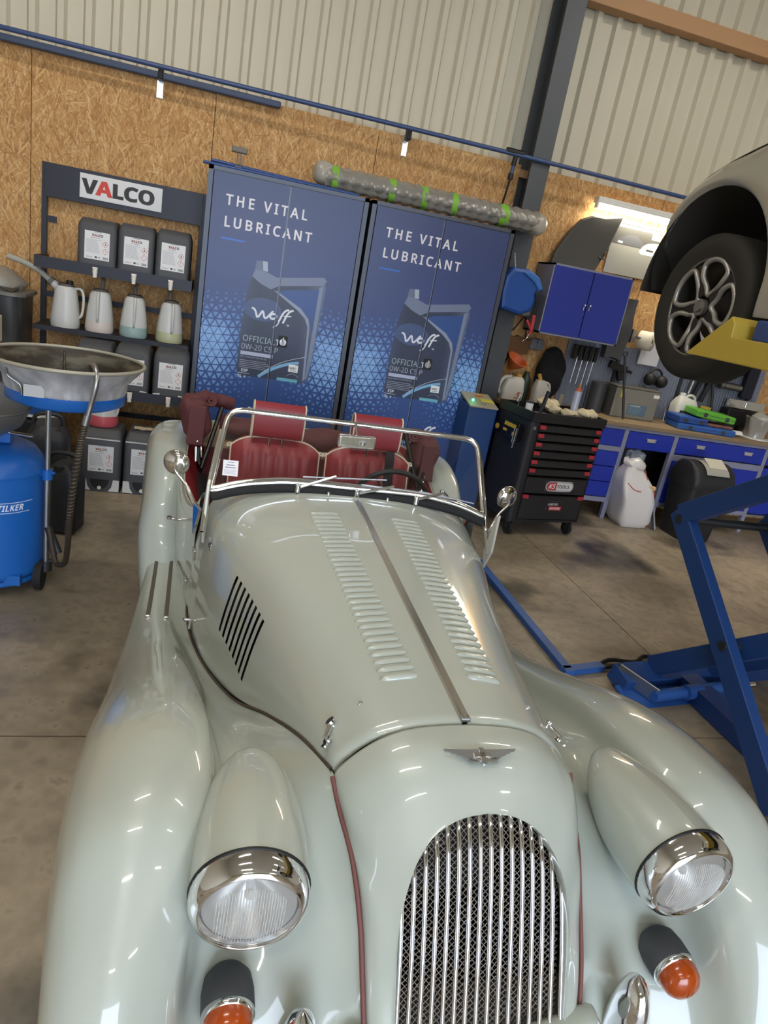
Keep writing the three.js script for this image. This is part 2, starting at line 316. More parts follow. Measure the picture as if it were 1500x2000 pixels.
// grille
{
  const gz = (y) => { let i = 0; while (i < edgeG.length - 2 && edgeG[i + 1][1] > y) i++; const a = edgeG[i], b = edgeG[i + 1], f = (y - a[1]) / (b[1] - a[1]); return a[2] + (b[2] - a[2]) * f; };
  const topY = (o) => { const P = edgeG.slice(0, 8); for (let i = 0; i < P.length - 1; i++) if (P[i][0] <= o && P[i + 1][0] >= o) return P[i][1] + (P[i + 1][1] - P[i][1]) * (o - P[i][0]) / (P[i + 1][0] - P[i][0]); return P[7][1]; };
  const grille = new THREE.Group(); grille.name = 'grille'; car.add(grille);
  const gp = (n, g, m) => { const q = mesh(n, g, m, grille); q.geometry.translate(0, 0, -CZ); return q; };
  // radiator core well behind the bars, in the closed bay under the bonnet
  const rad = gp('radiator_core', [box(.36, .44, .02, 0, .52, -1.14)], std(0x6f7174, .5, .5));
  const fins = []; for (let k = 0; k < 30; k++) fins.push(box(.34, .002, .012, 0, .31 + k * .0145, -1.125)); gp('radiator_fins', fins, std(0x85878a, .45, .6)).userData.kind = 'stuff';
  cm('engine_block', [rbox(.3, .34, .56, .02, 0, .58, -1.60), rbox(.16, .08, .5, .02, 0, .78, -1.60)], std(0x7a7d80, .5, .5));
  const barPts = (o) => { const t = topY(Math.abs(o)) - .004, n = 16, pts = []; for (let i = 0; i <= n; i++) { const y = t + (.35 - t) * i / n; pts.push([o, y, gz(y) - .006 - .02 * Math.exp(-(t - y) / .03)]); } return pts; };
  for (let k = 0; k < 16; k++) { const o = -.1605 + k * .0214; gp('grille_bar', tube(barPts(o), 0.0049, 48, 8), M.chrome); }
  // woven mesh behind the bars
  const wires = []; for (const d of [1, -1]) for (let k = -30; k < 70; k++) {
    const pts = []; for (let i = 0; i <= 24; i++) { const o = -.165 + .33 * i / 24, y = .34 + k * .0105 + d * (o * 0.9) ; if (y > .34 && y < topY(Math.abs(o)) - .003) pts.push([o, y, gz(y) - .034 + .0016 * Math.sin(i * 2.2 + k)]); }
    if (pts.length > 2) wires.push(tube(pts, 0.0011, pts.length * 2, 4));
  }
  const wm = gp('wire_mesh', wires, std(0xa0978c, 0.4, 0.8)); wm.userData.kind = 'stuff';
}
// winged badge
{
  const badge = new THREE.Group(); badge.name = 'wing_badge'; car.add(badge);
  badge.position.set(0, .9175, -1.0 - CZ); badge.rotation.x = 0.36;
  for (const s of [1, -1]) for (let k = 0; k < 5; k++) {      // stacked feathers, the longest in front
    const L = .076 - k * .011, y0 = -.012 + k * .0055, tip = -.013 + k * .0042;
    const g = extrude([[.008 * s, y0], [.03 * s, y0 + .001], [L * s, tip], [(L - .004) * s, tip + .0042], [.03 * s, y0 + .0052], [.008 * s, y0 + .0048]], .0022 + .0003 * (5 - k), .0005); mesh('feather', g.rotateX(Math.PI / 2).translate(0, .003, 0), M.steel, badge);
  }
  mesh('centre', [cyl(.0135, .005, 0, .003, .001, 24), box(.036, .005, .009, 0, .0045, .001), box(.010, .005, .034, 0, .0045, .003), cyl(.005, .008, 0, .004, .017, 12)], M.chromeSoft, badge);
}
// front wings with running boards
const wingCtrl = [
  [[.60, .34, -3.20], [.635, .343, -3.2], [.66, .346, -3.2], [.685, .347, -3.2], [.71, .347, -3.2], [.735, .345, -3.2], [.758, .336, -3.2], [.775, .315, -3.2], [.776, .25, -3.2]],
  [[.585, .33, -2.85], [.62, .338, -2.85], [.645, .345, -2.85], [.67, .347, -2.85], [.70, .348, -2.85], [.73, .346, -2.85], [.757, .337, -2.85], [.779, .312, -2.85], [.78, .25, -2.85]],
  [[.572, .326, -2.5], [.60, .336, -2.5], [.63, .352, -2.5], [.655, .368, -2.5], [.69, .376, -2.5], [.725, .373, -2.5], [.758, .356, -2.5], [.784, .32, -2.5], [.786, .255, -2.5]],
  [[.512, .375, -2.15], [.545, .387, -2.15], [.575, .412, -2.15], [.60, .445, -2.15], [.64, .466, -2.15], [.69, .464, -2.15], [.745, .438, -2.15], [.785, .38, -2.15], [.79, .28, -2.15]],
  [[.425, .475, -1.80], [.46, .482, -1.8], [.505, .50, -1.8], [.54, .54, -1.8], [.575, .592, -1.8], [.65, .608, -1.8], [.73, .57, -1.8], [.785, .475, -1.8], [.79, .33, -1.8]],
  [[.352, .655, -1.47], [.39, .638, -1.47], [.455, .615, -1.47], [.508, .652, -1.47], [.535, .725, -1.47], [.62, .75, -1.47], [.72, .71, -1.47], [.782, .6, -1.47], [.79, .42, -1.47]],
  [[.304, .748, -1.27], [.34, .722, -1.27], [.425, .668, -1.27], [.488, .697, -1.27], [.512, .778, -1.27], [.60, .81, -1.27], [.715, .772, -1.27], [.777, .66, -1.27], [.787, .45, -1.27]],
  [[.264, .800, -1.10], [.31, .745, -1.10], [.41, .665, -1.1], [.48, .692, -1.1], [.506, .787, -1.1], [.60, .827, -1.1], [.71, .79, -1.1], [.768, .69, -1.1], [.782, .48, -1.1]],
  [[.239, .738, -.965], [.285, .68, -.97], [.40, .612, -.985], [.488, .642, -.985], [.518, .762, -.97], [.61, .813, -.97], [.71, .775, -.97], [.76, .67, -.98], [.772, .47, -1.0]],
  [[.222, .66, -.88], [.27, .61, -.895], [.39, .548, -.905], [.498, .57, -.895], [.533, .688, -.865], [.62, .748, -.865], [.705, .712, -.87], [.752, .62, -.885], [.758, .45, -.93]],
  [[.213, .553, -.80], [.27, .515, -.825], [.38, .478, -.835], [.50, .50, -.815], [.55, .585, -.765], [.63, .64, -.75], [.70, .612, -.76], [.74, .54, -.785], [.747, .41, -.85]],
  [[.20, .42, -.74], [.27, .40, -.765], [.38, .385, -.765], [.5, .395, -.735], [.555, .455, -.685], [.63, .485, -.665], [.69, .47, -.675], [.725, .43, -.705], [.732, .35, -.78]],
  [[.195, .33, -.715], [.27, .325, -.735], [.38, .315, -.72], [.5, .31, -.68], [.56, .32, -.635], [.63, .32, -.62], [.68, .32, -.63], [.712, .32, -.66], [.718, .29, -.74]],
];
const beadMat = std(0x4a3f37, 0.6), treadMat = std(0x5c564b, 0.8);
const wingS = surf(wingCtrl);
const wingRows = sample(wingS, 110, 56);
wingRows.forEach((r) => { const e = r[r.length - 1]; r.push([e[0] - .012, e[1] - .004, e[2]], [e[0] - .02, e[1] + .02, e[2]]); const f = r[0]; r.unshift([f[0] - .004, f[1] - .012, f[2]]); });
function onWing(o, z) {                                       // wing skin above (offset, z)
  let best = null, bd = 9; for (const r of wingRows) for (const p of r) { const d = Math.hypot(p[0] - Math.abs(o), p[2] - z); if (d < bd) { bd = d; best = p; } } return best[1];
}
for (const s of [1, -1]) {
  const w = cm('front_wing', grid(s < 0 ? mirrorX(wingRows).reverse() : wingRows.slice().reverse()), paint);
  for (const [o0, o1] of [[.738, .722], [.672, .655]]) {                      // rubber treads of the running board
    const pts = []; for (let i = 0; i <= 12; i++) { const z = -3.12 + 0.68 * i / 12, o = o0 + (o1 - o0) * i / 12; pts.push([s * o, onWing(o, z) + .004, z]); }
    const rows = pts.map(([x, y, z]) => [[x - .008, y - .003, z], [x - .007, y + .003, z], [x + .007, y + .003, z], [x + .008, y - .003, z]]);
    cpart('tread_strip', toCreasedNormals(grid(rows), 0.5), treadMat, w);
    cpart('strip_end', rbox(.017, .008, .012, .003, pts[12][0], pts[12][1] + .001, pts[12][2] + .006), M.chromeSoft, w);
  }
  // red and black beading where wing meets body
  cm('body_beading', tube(wingCtrl.slice(0, 8).map((r) => [s * (r[0][0] + .002), r[0][1] + .003, r[0][2]]), 0.0038, 80, 6), beadMat);
}
// headlamps in their pods
const lensMat = phy(0xf4f4f2, 0.1, { transmission: .86, thickness: 0, ior: 1.45, clearcoat: 1 });
const amber = phy(0xb94c0c, 0.2, { clearcoat: .6, transmission: .2, thickness: 0 });
for (const s of [1, -1]) {
  const [o, y, z] = [.432, .743, -.862], pod = new THREE.Group(); pod.name = 'headlamp'; car.add(pod); pod.position.set(s * o, y, z - CZ); pod.rotation.set(0.06, s * 0.04, 0);
  // teardrop shell running back into the wing
  const rows = []; for (let i = 0; i <= 26; i++) {
    const t = i / 26, a = t * Math.PI / 2, r = .1005 * Math.pow(Math.cos(a), 0.82) + 1e-4, zz = -.325 * Math.sin(a), row = [];
    for (let k = 0; k <= 40; k++) { const b = k / 40 * Math.PI * 2, sx = Math.sin(b), sy = Math.cos(b), low = sy < 0 ? 1 + 0.9 * Math.sin(a) * -sy : 1; row.push([sx * r * (1 + 0.08 * Math.sin(2 * a)), sy * r * low * (sy > 0 ? 1 - .42 * Math.sin(a) ** 2 : 1) + .022 * t * t, zz]); }
    rows.push(row);
  }
  mesh('pod_shell', grid(rows), paint, pod);
  const rim = mesh('chrome_rim', lathe([[.1005, -.012], [.1015, 0], [.1, .014], [.094, .026], [.0855, .032], [.082, .031], [.081, .024], [.079, .016]], 56).rotateX(Math.PI / 2), M.chrome, pod);
  mesh('rim_seal', tor(.1, .0035, 0, 0, -.012, 48, 8), M.black, pod);
  const lensRows = []; for (let i = 0; i <= 12; i++) { const row = []; for (let k = 0; k <= 160; k++) { const r = .082 * i / 12, b = k / 160 * Math.PI * 2, x = Math.sin(b) * r, yy = Math.cos(b) * r, flute = Math.abs(x) < .056 && Math.abs(yy) < .06 ? .0006 * Math.sin(x * 1600) : 0; row.push([x, yy, .026 + .018 * (1 - (r / .082) ** 2) + flute]); } lensRows.push(row); }
  mesh('lens', grid(lensRows), lensMat, pod);
  // flutes moulded into the glass
  const fl = []; for (let k = -12; k <= 12; k++) { const x = k * .0046, h = Math.sqrt(Math.max(0, .068 ** 2 - x * x)) * 0.92, pts = []; for (let i = 0; i <= 8; i++) { const yy = -h + 2 * h * i / 8; pts.push([x, yy, .0255 + .018 * (1 - (x * x + yy * yy) / .082 ** 2)]); } fl.push(tube(pts, .0011, 12, 4)); }
  mesh('lens_flutes', fl, std(0xe2e2e0, 0.2, 0.3), pod);
  mesh('reflector', lathe([[.012, -.042], [.03, -.034], [.055, -.014], [.078, .018]], 40).rotateX(Math.PI / 2), std(0xe6e6e6, .3, .9), pod);
  mesh('bulb', [cyl(.007, .03, 0, 0, 0, 12).rotateX(Math.PI / 2).translate(0, 0, -.024), sph(.009, 0, 0, -.006, 12)], M.white, pod);
  // indicator below
  const ind = new THREE.Group(); ind.name = 'indicator_lamp'; car.add(ind); ind.position.set(s * .448, .535, -.835 - CZ); ind.rotation.x = 0.0;
  mesh('rubber_base', lathe([[.001, -.06], [.03, -.055], [.042, -.04], [.046, -.015], [.046, .018], [.042, .026]], 32).rotateX(Math.PI / 2), std(0x45464a, 0.7), ind);
  mesh('chrome_ring', lathe([[.043, .018], [.0455, .022], [.0455, .03], [.041, .032]], 32).rotateX(Math.PI / 2), M.chrome, ind);
  const bl = lathe([[.041, .028], [.041, .042], [.037, .056], [.028, .066], [.014, .072], [.0005, .074]], 36).rotateX(Math.PI / 2);
  mesh('amber_lens', bl, amber, ind);
  const rb = []; for (let k = -3; k <= 3; k++) { const x = k * .0085; const pts = []; for (let i = 0; i <= 6; i++) { const yy = -.026 + .052 * i / 6, q = Math.min(1, Math.hypot(x, yy) / .041); pts.push([x, yy, .0735 - .03 * q * q]); } rb.push(tube(pts, .0022, 8, 5)); }
  mesh('lens_ribs', rb, amber, ind);
  // chrome overrider on its bracket
  const ov = new THREE.Group(); ov.name = 'overrider'; car.add(ov); ov.position.set(s * .328, .455, -.80 - CZ);
  const orow = []; for (let i = 0; i <= 18; i++) { const t = i / 18, yy = -.14 + .265 * t, q = Math.max(0, (t - .62) / .38), w = .034 * Math.sqrt(Math.max(1e-5, 1 - q * q)) * (.82 + .18 * Math.sin(t * 2.2)), r = []; for (let k = 0; k <= 24; k++) { const b = k / 24 * Math.PI * 2, c = Math.cos(b); r.push([Math.sin(b) * w, yy, .012 + c * w * (c > 0 ? 1.5 : 1.0) + .012 * Math.sin(t * 2.4)]); } orow.push(r); }
  mesh('horn', grid(orow), M.chrome, ov);
  mesh('bracket', box(.04, .03, .12, 0, -.07, -.06), M.darkSteel, ov);
  // bonnet latch
  const lp = onBonnet(s * .258, -1.175), latch = new THREE.Group(); latch.name = 'bonnet_latch'; car.add(latch); latch.position.set(lp[0], lp[1], lp[2] - CZ); latch.rotation.set(0.2, s * 0.5, -s * 0.9); latch.scale.setScalar(.78);
  mesh('lever', [rod([0, .012, .03], [0, .016, -.02], .007, 10), cyl(.014, .008, 0, .022, -.024, 16), cyl(.006, .02, 0, .012, -.022, 10)], M.chrome, latch);
  mesh('base_plate', [cyl(.013, .006, 0, .003, .028, 16), cyl(.009, .006, 0, .003, .05, 12), box(.014, .005, .03, 0, .003, .036)], M.chrome, latch);
  const st = onBonnet(s * .2, -1.2); cm('bonnet_stud', cyl(.0045, .008, st[0], st[1] + .003, st[2], 10), M.chrome);
}
// painted bumper blade across the front
{
  const rows = []; for (let i = 0; i <= 44; i++) { const x = -.25 + .5 * i / 44, a = Math.abs(x), e = Math.min(1, (.25 - a) / .03), yy = .49 - .028 * Math.pow(Math.max(0, 1 - a / .2), .7), zz = -.735 - .35 * x * x, h = .042 * Math.sqrt(Math.max(.05, e * (2 - e))); const r = []; for (let k = 0; k <= 20; k++) { const b = k / 20 * Math.PI * 2, sn = Math.sin(b), cs = Math.cos(b); r.push([x, yy + h * Math.sign(sn) * Math.pow(Math.abs(sn), 0.55), zz + .028 * Math.sign(cs) * Math.pow(Math.abs(cs), .7)]); } rows.push(r); }
  cm('bumper', [grid(rows), ...[0, 44].map((i) => grid([rows[i], rows[i].map(([x]) => [x, .49, -.757])]))], paint);
}
// scuttle in front of the screen
{
  const R = bonnetRows[5].slice(1), rows = [-2.378, -2.43, -2.50, -2.56].map((z, i) => { const w = [1, 1.012, 1.03, 1.045][i], h = [-.003, .004, .006, .004][i]; const half = R.map(([o, y]) => [o * w, y + (y > .6 ? h : 0), z]); return [...half.slice(1).map(([x, y, q]) => [-x, y, q]).reverse(), ...half]; });
  const S = surf(rows); cm('scuttle', grid(sample(S, 12, 90)), paint);
  cm('dashboard', [extrude([[-.52, .55], [.52, .55], [.52, .8], [.44, .88], [.3, .925], [0, .94], [-.3, .925], [-.44, .88], [-.52, .8]], .02, .004).translate(0, 0, -2.6)], std(0x4a2d22, 0.4));
  const sw = new THREE.Group(); sw.name = 'steering_wheel'; car.add(sw); sw.position.set(.25, .80, -2.80 - CZ); sw.rotation.x = -1.0 + Math.PI / 2 - 0.35;
  mesh('wheel_rim', tor(.18, .012, 0, 0, 0, 40, 10), M.black, sw);
  mesh('spokes', [0, 2.1, 4.2].map((a) => rod([0, 0, 0], [Math.cos(a) * .17, Math.sin(a) * .17, 0], .008)), M.steel, sw);
  mesh('hub', [cyl(.04, .03, 0, 0, 0, 20).rotateX(Math.PI / 2), rod([0, 0, 0], [0, 0, .22], .015)], M.black, sw);
}
// windscreen
{
  const ws = new THREE.Group(); ws.name = 'windscreen'; car.add(ws);
  const pz = (y) => -2.40 - (y - .90) * .4828 - CZ;
  const P = (o, y, d = 0) => [o, y + d * .43, pz(y) + d * .9];
  const half = [[0, .979], [.14, .9795], [.263, .977], [.35, .967], [.413, .957], [.47, .943], [.515, .929], [.533, .925], [.535, .94], [.53, .97], [.521, 1.03], [.511, 1.10], [.503, 1.15], [.495, 1.178], [.478, 1.196], [.454, 1.204], [.40, 1.2055], [.2, 1.206], [0, 1.206]];
  const loop = [...half, ...half.slice(1, -1).map(([o, y]) => [-o, y]).reverse()].map(([o, y]) => P(o, y));
  mesh('frame', [tube(loop, .0105, 260, 8, true), tube([...half.slice(1, 8).map(([o, y]) => P(-o, y + .003)).reverse(), ...half.slice(0, 8).map(([o, y]) => P(o, y + .003))], .017, 80, 8)], M.chrome, ws);
  mesh('seal', tube([...half.slice(1, 8).map(([o, y]) => P(-o, y - .02, .003)).reverse(), ...half.slice(0, 8).map(([o, y]) => P(o, y - .023, .003))], .016, 80, 8), M.rubber, ws);
  const sh = new THREE.Shape([...half, ...half.slice(1, -1).map(([o, y]) => [-o, y]).reverse()].map(([o, y]) => new THREE.Vector2(o, y)));
  const gl = new THREE.ShapeGeometry(sh), gp = gl.attributes.position; for (let i = 0; i < gp.count; i++) { const q = P(gp.getX(i), gp.getY(i)); gp.setXYZ(i, ...q); } gl.computeVertexNormals();
  mesh('glass', gl, phy(0xffffff, 0.02, { transmission: 1, thickness: 0, ior: 1.5 }), ws);
  for (const s of [-1, 1]) {
    mesh('pillar', tube([[s * .553, .80, pz(.80) + .03], [s * .549, .88, pz(.90) + .012], [s * .545, .93, pz(.93)], [s * .532, 1.03, pz(1.03) - .006], [s * .516, 1.13, pz(1.13) - .006]], .008, 30, 8), M.chrome, ws);
    mesh('pillar_plate', extrude([[0, 0], [.028, .16], [.045, .17], [.05, .02], [.02, -.06]], .006, .002).rotateY(-s * Math.PI / 2 + (s > 0 ? 0.15 : Math.PI * 0 - 0.15)).translate(s * .552, .80, pz(.86) + .03), std(0xc8c6bb, 0.35, 0.3), ws);
  }
  mesh('sticker', box(.055, .058, .002).rotateX(-.45).translate(-.472, 1.005, pz(1.005) - .006), M.paper, ws);
  const stc = canvas(64, 64); { const [c, g] = stc; g.fillStyle = '#eceaf0'; g.fillRect(0, 0, 64, 64); g.fillStyle = '#8a8a96'; g.fillRect(20, 7, 26, 3); g.fillRect(14, 18, 36, 4); g.fillRect(10, 28, 44, 4); for (let k = 0; k < 4; k++) g.fillRect(6, 40 + k * 5, 50, 1); }
  ws.children[ws.children.length - 1].material = std(0xffffff, 0.8, 0, { map: ctex(stc[0]) });
  const rv = new THREE.Group(); rv.name = 'rear_mirror'; car.add(rv); rv.position.set(-.012, 1.152, pz(1.152) + .03); rv.rotation.set(0.1, 0.1, 0);
  mesh('back_shell', rbox(.15, .05, .022, .008), M.chrome, rv);
  mesh('stem', rod([0, .02, -.01], [0, .055, -.05], .005), M.chrome, rv);
  mesh('knob', cyl(.012, .012, .02, 0, .012, 20).rotateX(0).translate(0, 0, 0), M.chromeSoft, rv);
  const wipers = [[-.223, .12, 1.02], [.004, .35, .985], [.243, .488, .968]];
  for (const [o, oe, ye] of wipers) {
    const wp = new THREE.Group(); wp.name = 'wiper'; car.add(wp);
    const b = [o, .957, -2.412 - CZ], e0 = P(o + (oe - o) * 0.42, .957 + (ye - .957) * 0.42 + .03, .018), e = P(oe, ye, .012), st = P(o + (oe - o) * 0.1, Math.max(.995, ye - .02), .012);
    mesh('spindle', [cyl(.011, .022, b[0], b[1] + .004, b[2], 16), sph(.011, b[0], b[1] + .016, b[2], 12)], M.chrome, wp);
    mesh('arm', [bar([b[0], b[1] + .012, b[2]], e0, .011, .007, [0, 1, 0.4], .002)], M.chromeSoft, wp);
    mesh('blade', [bar(P(o + (oe - o) * 0.05, e0[1] - (ye - .957) * .25 - .004, .01), e, .005, .009, [0, .4, 1], .001)], M.steel, wp);
  }
  for (const o of [-.11, .12]) cm('washer_jet', cyl(.005, .012, o, .966, -2.385, 10), M.chrome);
}
// door mirrors
for (const s of [-1, 1]) {
  const dm = new THREE.Group(); dm.name = 'door_mirror'; car.add(dm);
  const h = [s * .665, .99, -2.50 - CZ];
  const cup = lathe([[.0005, -.022], [.02, -.02], [.038, -.012], [.047, 0], [.049, .008], [.046, .008]], 36).rotateX(-Math.PI / 2);
  mesh('shell', cup.rotateY(s * 0.25).rotateX(0.08).translate(...h), M.chrome, dm);
  mesh('glass', new THREE.CircleGeometry(.046, 30).rotateY(Math.PI).rotateY(s * 0.25).rotateX(0.08).translate(h[0] - s * .002, h[1], h[2] - .007), M.chrome, dm);
  mesh('stem', [tube([[h[0], h[1], h[2] + .018], [h[0], h[1] - .02, h[2] + .026], [s * .625, .925, -2.46 - CZ], [s * .575, .84, -2.42 - CZ]], .0055, 30, 8), rod([s * .62, .917, -2.456 - CZ], [s * .575, .84, -2.42 - CZ], .0085)], M.chrome, dm);
  mesh('foot', extrude([[-.012, -.06], [.03, .05], [-.03, .055]], .008, .002).rotateY(s * 1.2).translate(s * .572, .815, -2.40 - CZ), M.chrome, dm);
}
// crossed flags badge, hinges and sidelamps on the scuttle side
{
  const S5 = (u, v, s) => { const p = bonnetS(u, v); return [s * p[0], p[1], p[2]]; };
  for (const s of [-1, 1]) {
    const p = [s * .517, .758, -2.312], b = new THREE.Group(); b.name = 'crossed_flags'; car.add(b); b.position.set(p[0] + s * .004, p[1], p[2] - CZ); b.rotation.set(0, s * 1.35, s * .2);
    mesh('flags', [box(.05, .009, .003).rotateZ(0.9), box(.05, .009, .003).rotateZ(-0.9), box(.05, .003, .003).rotateZ(0.5), box(.05, .003, .003).rotateZ(-0.5)], M.steel, b);
    for (const q of [[.562, .64, -2.47], [.588, .44, -2.62]]) cm('door_hinge', [rbox(.012, .045, .012, .004, s * (q[0] + .008), q[1], q[2]), cyl(.006, .016, s * (q[0] + .012), q[1] + .026, q[2], 10)], M.chrome);
    const q = [s * .545, .441, -2.323]; cm('bonnet_catch', [rod([q[0], q[1], q[2]], [q[0] + s * .04, q[1] + .004, q[2]], .006), cyl(.009, .01, q[0] + s * .012, q[1], q[2], 12), cyl(.009, .01, q[0] + s * .038, q[1], q[2], 12), rod([q[0] + s * .018, q[1], q[2]], [q[0] + s * .02, q[1] - .03, q[2] + .01], .005)], M.chrome);
    cm('side_catch', [rod([s * .625, .60, -2.93], [s * .70, .605, -2.93], .006), cyl(.010, .01, s * .66, .60, -2.93, 12), cyl(.012, .012, s * .69, .605, -2.93, 12)], M.chrome);
  }
}
// tub, doors, cockpit
{
  const top = [[.562, .86, -2.56], [.582, .78, -2.66], [.612, .705, -2.82], [.652, .675, -3.08], [.668, .70, -3.36], [.664, .775, -3.62], [.635, .80, -3.85], [.56, .795, -4.02], [.44, .79, -4.10], [.2, .79, -4.13], [0, .79, -4.135]];
  const shell = top.map(([o, y, z]) => { const k = Math.hypot(o, 0.001); const ix = o - .022 * Math.min(1, o / .3), iz = z + (z < -3.95 ? .03 : 0); return [[o * 1.0 + .004, .33, z], [o + .012, .45, z], [o + .012, .6 * .6 + .4 * y, z], [o + .006, y - .03, z], [o, y, z], [ix + .012, y + .006, iz], [ix, y - .004, iz], [ix - .004, .5, iz]]; });
  const S = surf(shell), half = sample(S, 60, 40);
  for (const s of [-1, 1]) {
    const b = cm('body_side', grid(s > 0 ? half : mirrorX(half)), paint);
    const lin = half.slice(0, 42).map((r) => { const p = r[31], q = r[40]; return [[p[0] - .004, p[1] - .004, p[2]], [p[0] - .05, (p[1] + q[1]) / 2 + .02, p[2]], [q[0] - .11, .42, q[2]]]; });
    cpart('door_lining', grid(s > 0 ? lin : mirrorX(lin)), leather, b);
    const bead = half.slice(2, 44).filter((_, i) => i % 3 === 0).map((r) => [s * (r[24][0] - .006), r[24][1] + .004, r[24][2]]);
    cpart('edge_trim', tube(bead, .005, 60, 6), std(0xa9a79c, 0.4, 0.5), b);
    const hp = half[24][14]; cpart('door_handle', [rod([s * (hp[0] + .03), hp[1] + .06, hp[2]], [s * (hp[0] + .03), hp[1] + .06, hp[2] + .09], .006), cyl(.012, .014, s * (hp[0] + .02), hp[1] + .06, hp[2], 12)], M.chrome, b);
  }
  cm('cockpit_floor', box(1.12, .02, 1.5, 0, .40, -3.3), std(0x2a1a18, 0.9));
  cm('rear_deck', [rbox(1.16, .03, .5, .012, 0, .775, -3.83)], std(0x8f7a5e, 0.7));
  cm('rear_bulkhead', box(1.14, .38, .02, 0, .58, -3.58), std(0x5e2023, 0.7));
  cm('underbody', box(.9, .2, 2.6, 0, .33, -2.2), M.black);
}
// seats and head restraints
for (const [sx, nm] of [[-1, 'l'], [1, 'r']]) {
  const st = new THREE.Group(); st.name = 'seat'; car.add(st); st.position.set(sx * .236 - (sx > 0 ? .01 : 0), 0, -3.17 - CZ);
  const w = .213, prof = []; const topAt = (x) => .945 - .055 * Math.pow(Math.abs(x) / w, 4) - .012 * (1 - Math.abs(x) / w) * 0;
  const rows = []; for (let i = 0; i <= 24; i++) { const t = i / 24, row = []; for (let k = 0; k <= 60; k++) { const x = -w + 2 * w * k / 60, y = .50 + (topAt(x) - .50) * t, pl = .008 * Math.abs(Math.sin((x / .062) * Math.PI)) * (t > .08 && t < .9 ? 1 : 0.2) * (Math.abs(x) < .17 ? 1 : 0); const e = Math.max(Math.pow(Math.abs(x) / w, 6), Math.pow(t, 14)); row.push([x, y, .075 - .05 * e + pl - .10 * (t - 0.2)]); } rows.push(row); }
  const back = rows.map((r) => r.map(([x, y, z]) => [x, y, -.06 - .07 * (y - .5)]).reverse());
  mesh('backrest', [grid(rows), grid(back), grid([rows[24], back[24].slice().reverse()]), grid([rows.map((r) => r[0]), back.map((r) => r[60])]), grid([rows.map((r) => r[60]), back.map((r) => r[0])])], leather, st);
  const edge = [...rows.map((r) => r[0]), ...rows[24].filter((_, k) => k % 4 === 0), ...rows.map((r) => r[60]).reverse()];
  mesh('piping', tube(edge, .0045, 140, 6), cream, st);
  mesh('cushion', rbox(.42, .13, .46, .05, 0, .49, .26, 4), leather, st);
  const hr = new THREE.Group(); hr.name = 'headrest'; st.add(hr); const hx = sx * .008;
  const sect = []; for (let k = 0; k <= 20; k++) { const b = k / 20 * Math.PI * 2; sect.push([.085 * Math.cos(b) * Math.pow(Math.abs(Math.cos(b)) + 1e-6, -.35), .035 * Math.sin(b) * Math.pow(Math.abs(Math.sin(b)) + 1e-6, -.2)]); }
  const hrows = []; for (let i = 0; i <= 10; i++) { const x = -.12 + .24 * i / 10; hrows.push(sect.map(([y, z]) => [hx + x, 1.038 + y, -.02 + z])); }
  mesh('pad', [grid(hrows), ...[0, 10].map((i) => grid([hrows[i], hrows[i].map(([x]) => [x, 1.038, -.02])]))], leather, hr);
  for (const i of [0, 10]) mesh('pad_piping', tube(hrows[i].slice(0, -1), .004, 60, 6, true), cream, hr);
  for (const x of [-.03, .03]) mesh('post', rod([hx + x, .9, -.02], [hx + x, .98, -.02], .006), M.chrome, hr);
  if (sx > 0) mesh('belt', [bar([.09, .96, .01], [.10, .56, .085], .045, .004, [0, 0, 1], .001)], M.rubber, st);
}
// folded hood behind the seats
{
  const hood = new THREE.Group(); hood.name = 'folded_hood'; car.add(hood);
  for (const s of [-1, 1]) {
    const up = s < 0 ? 0 : -.055, q = wobble(new RoundedBoxGeometry(.13, .20, .24, 8, .055).translate(0, .09, 0), .009, 30, s * 2);
    mesh('fold', q.rotateZ(-s * 0.22).translate(s * .605, .835 + up, -3.60 - CZ), hoodCloth, hood);
    mesh('rolled_edge', wobble(tube([[s * .655, .935 + up, -3.50 - CZ], [s * .645, .99 + up, -3.56 - CZ], [s * .60, 1.015 + up, -3.62 - CZ], [s * .53, 1.0 + up, -3.68 - CZ], [s * .44, .985 + up, -3.7 - CZ]], .034, 40, 14), .004, 60), hoodCloth, hood);
    for (const [dx, dz] of [[.045, .0], [-.04, -.06]]) mesh('roll_end', [tor(.026, .008, 0, 0, 0, 24, 8), tor(.012, .007, .003, 0, .002, 20, 8)].map((r) => r.rotateX(-.7).translate(s * (.60 + dx), 1.005 + up, -3.54 + dz - CZ)), hoodCloth, hood);
    mesh('flap', wobble(new RoundedBoxGeometry(.085, .20, .02, 5, .008).rotateX(-.15).rotateY(s * .2).translate(s * .617, .905 + up, -3.455 - CZ), .004, 46), hoodCloth, hood);
    mesh('hinge_bar', [rod([s * .575, .70, -3.40 - CZ], [s * .50, .98, -3.60 - CZ], .012), rod([s * .60, .80, -3.43 - CZ], [s * .585, .72, -3.40 - CZ], .008)], M.blackGloss, hood);
    mesh('press_stud', sph(.007, s * .605, .83 + up, -3.428 - CZ, 8), M.chrome, hood); mesh('catch', [rod([s * .61, .80 + up, -3.44 - CZ], [s * .605, .73 + up, -3.42 - CZ], .007), rod([s * .585, .80 + up, -3.45 - CZ], [s * .58, .75 + up, -3.43 - CZ], .006)], M.chrome, hood);
  }
  const bg = []; for (let i = 0; i <= 30; i++) { const x = -.5 + i / 30, r = []; for (let k = 0; k <= 14; k++) { const b = k / 14 * Math.PI * 2; r.push([x, .86 + .06 * Math.cos(b) * (1 + .2 * Math.sin(x * 19)) - .03 * (1 - Math.abs(x) * 2), -3.74 - CZ + .09 * Math.sin(b) * (1 + .15 * Math.sin(x * 27))]); } bg.push(r); }
  mesh('hood_roll', grid(bg), hoodCloth, hood);
}
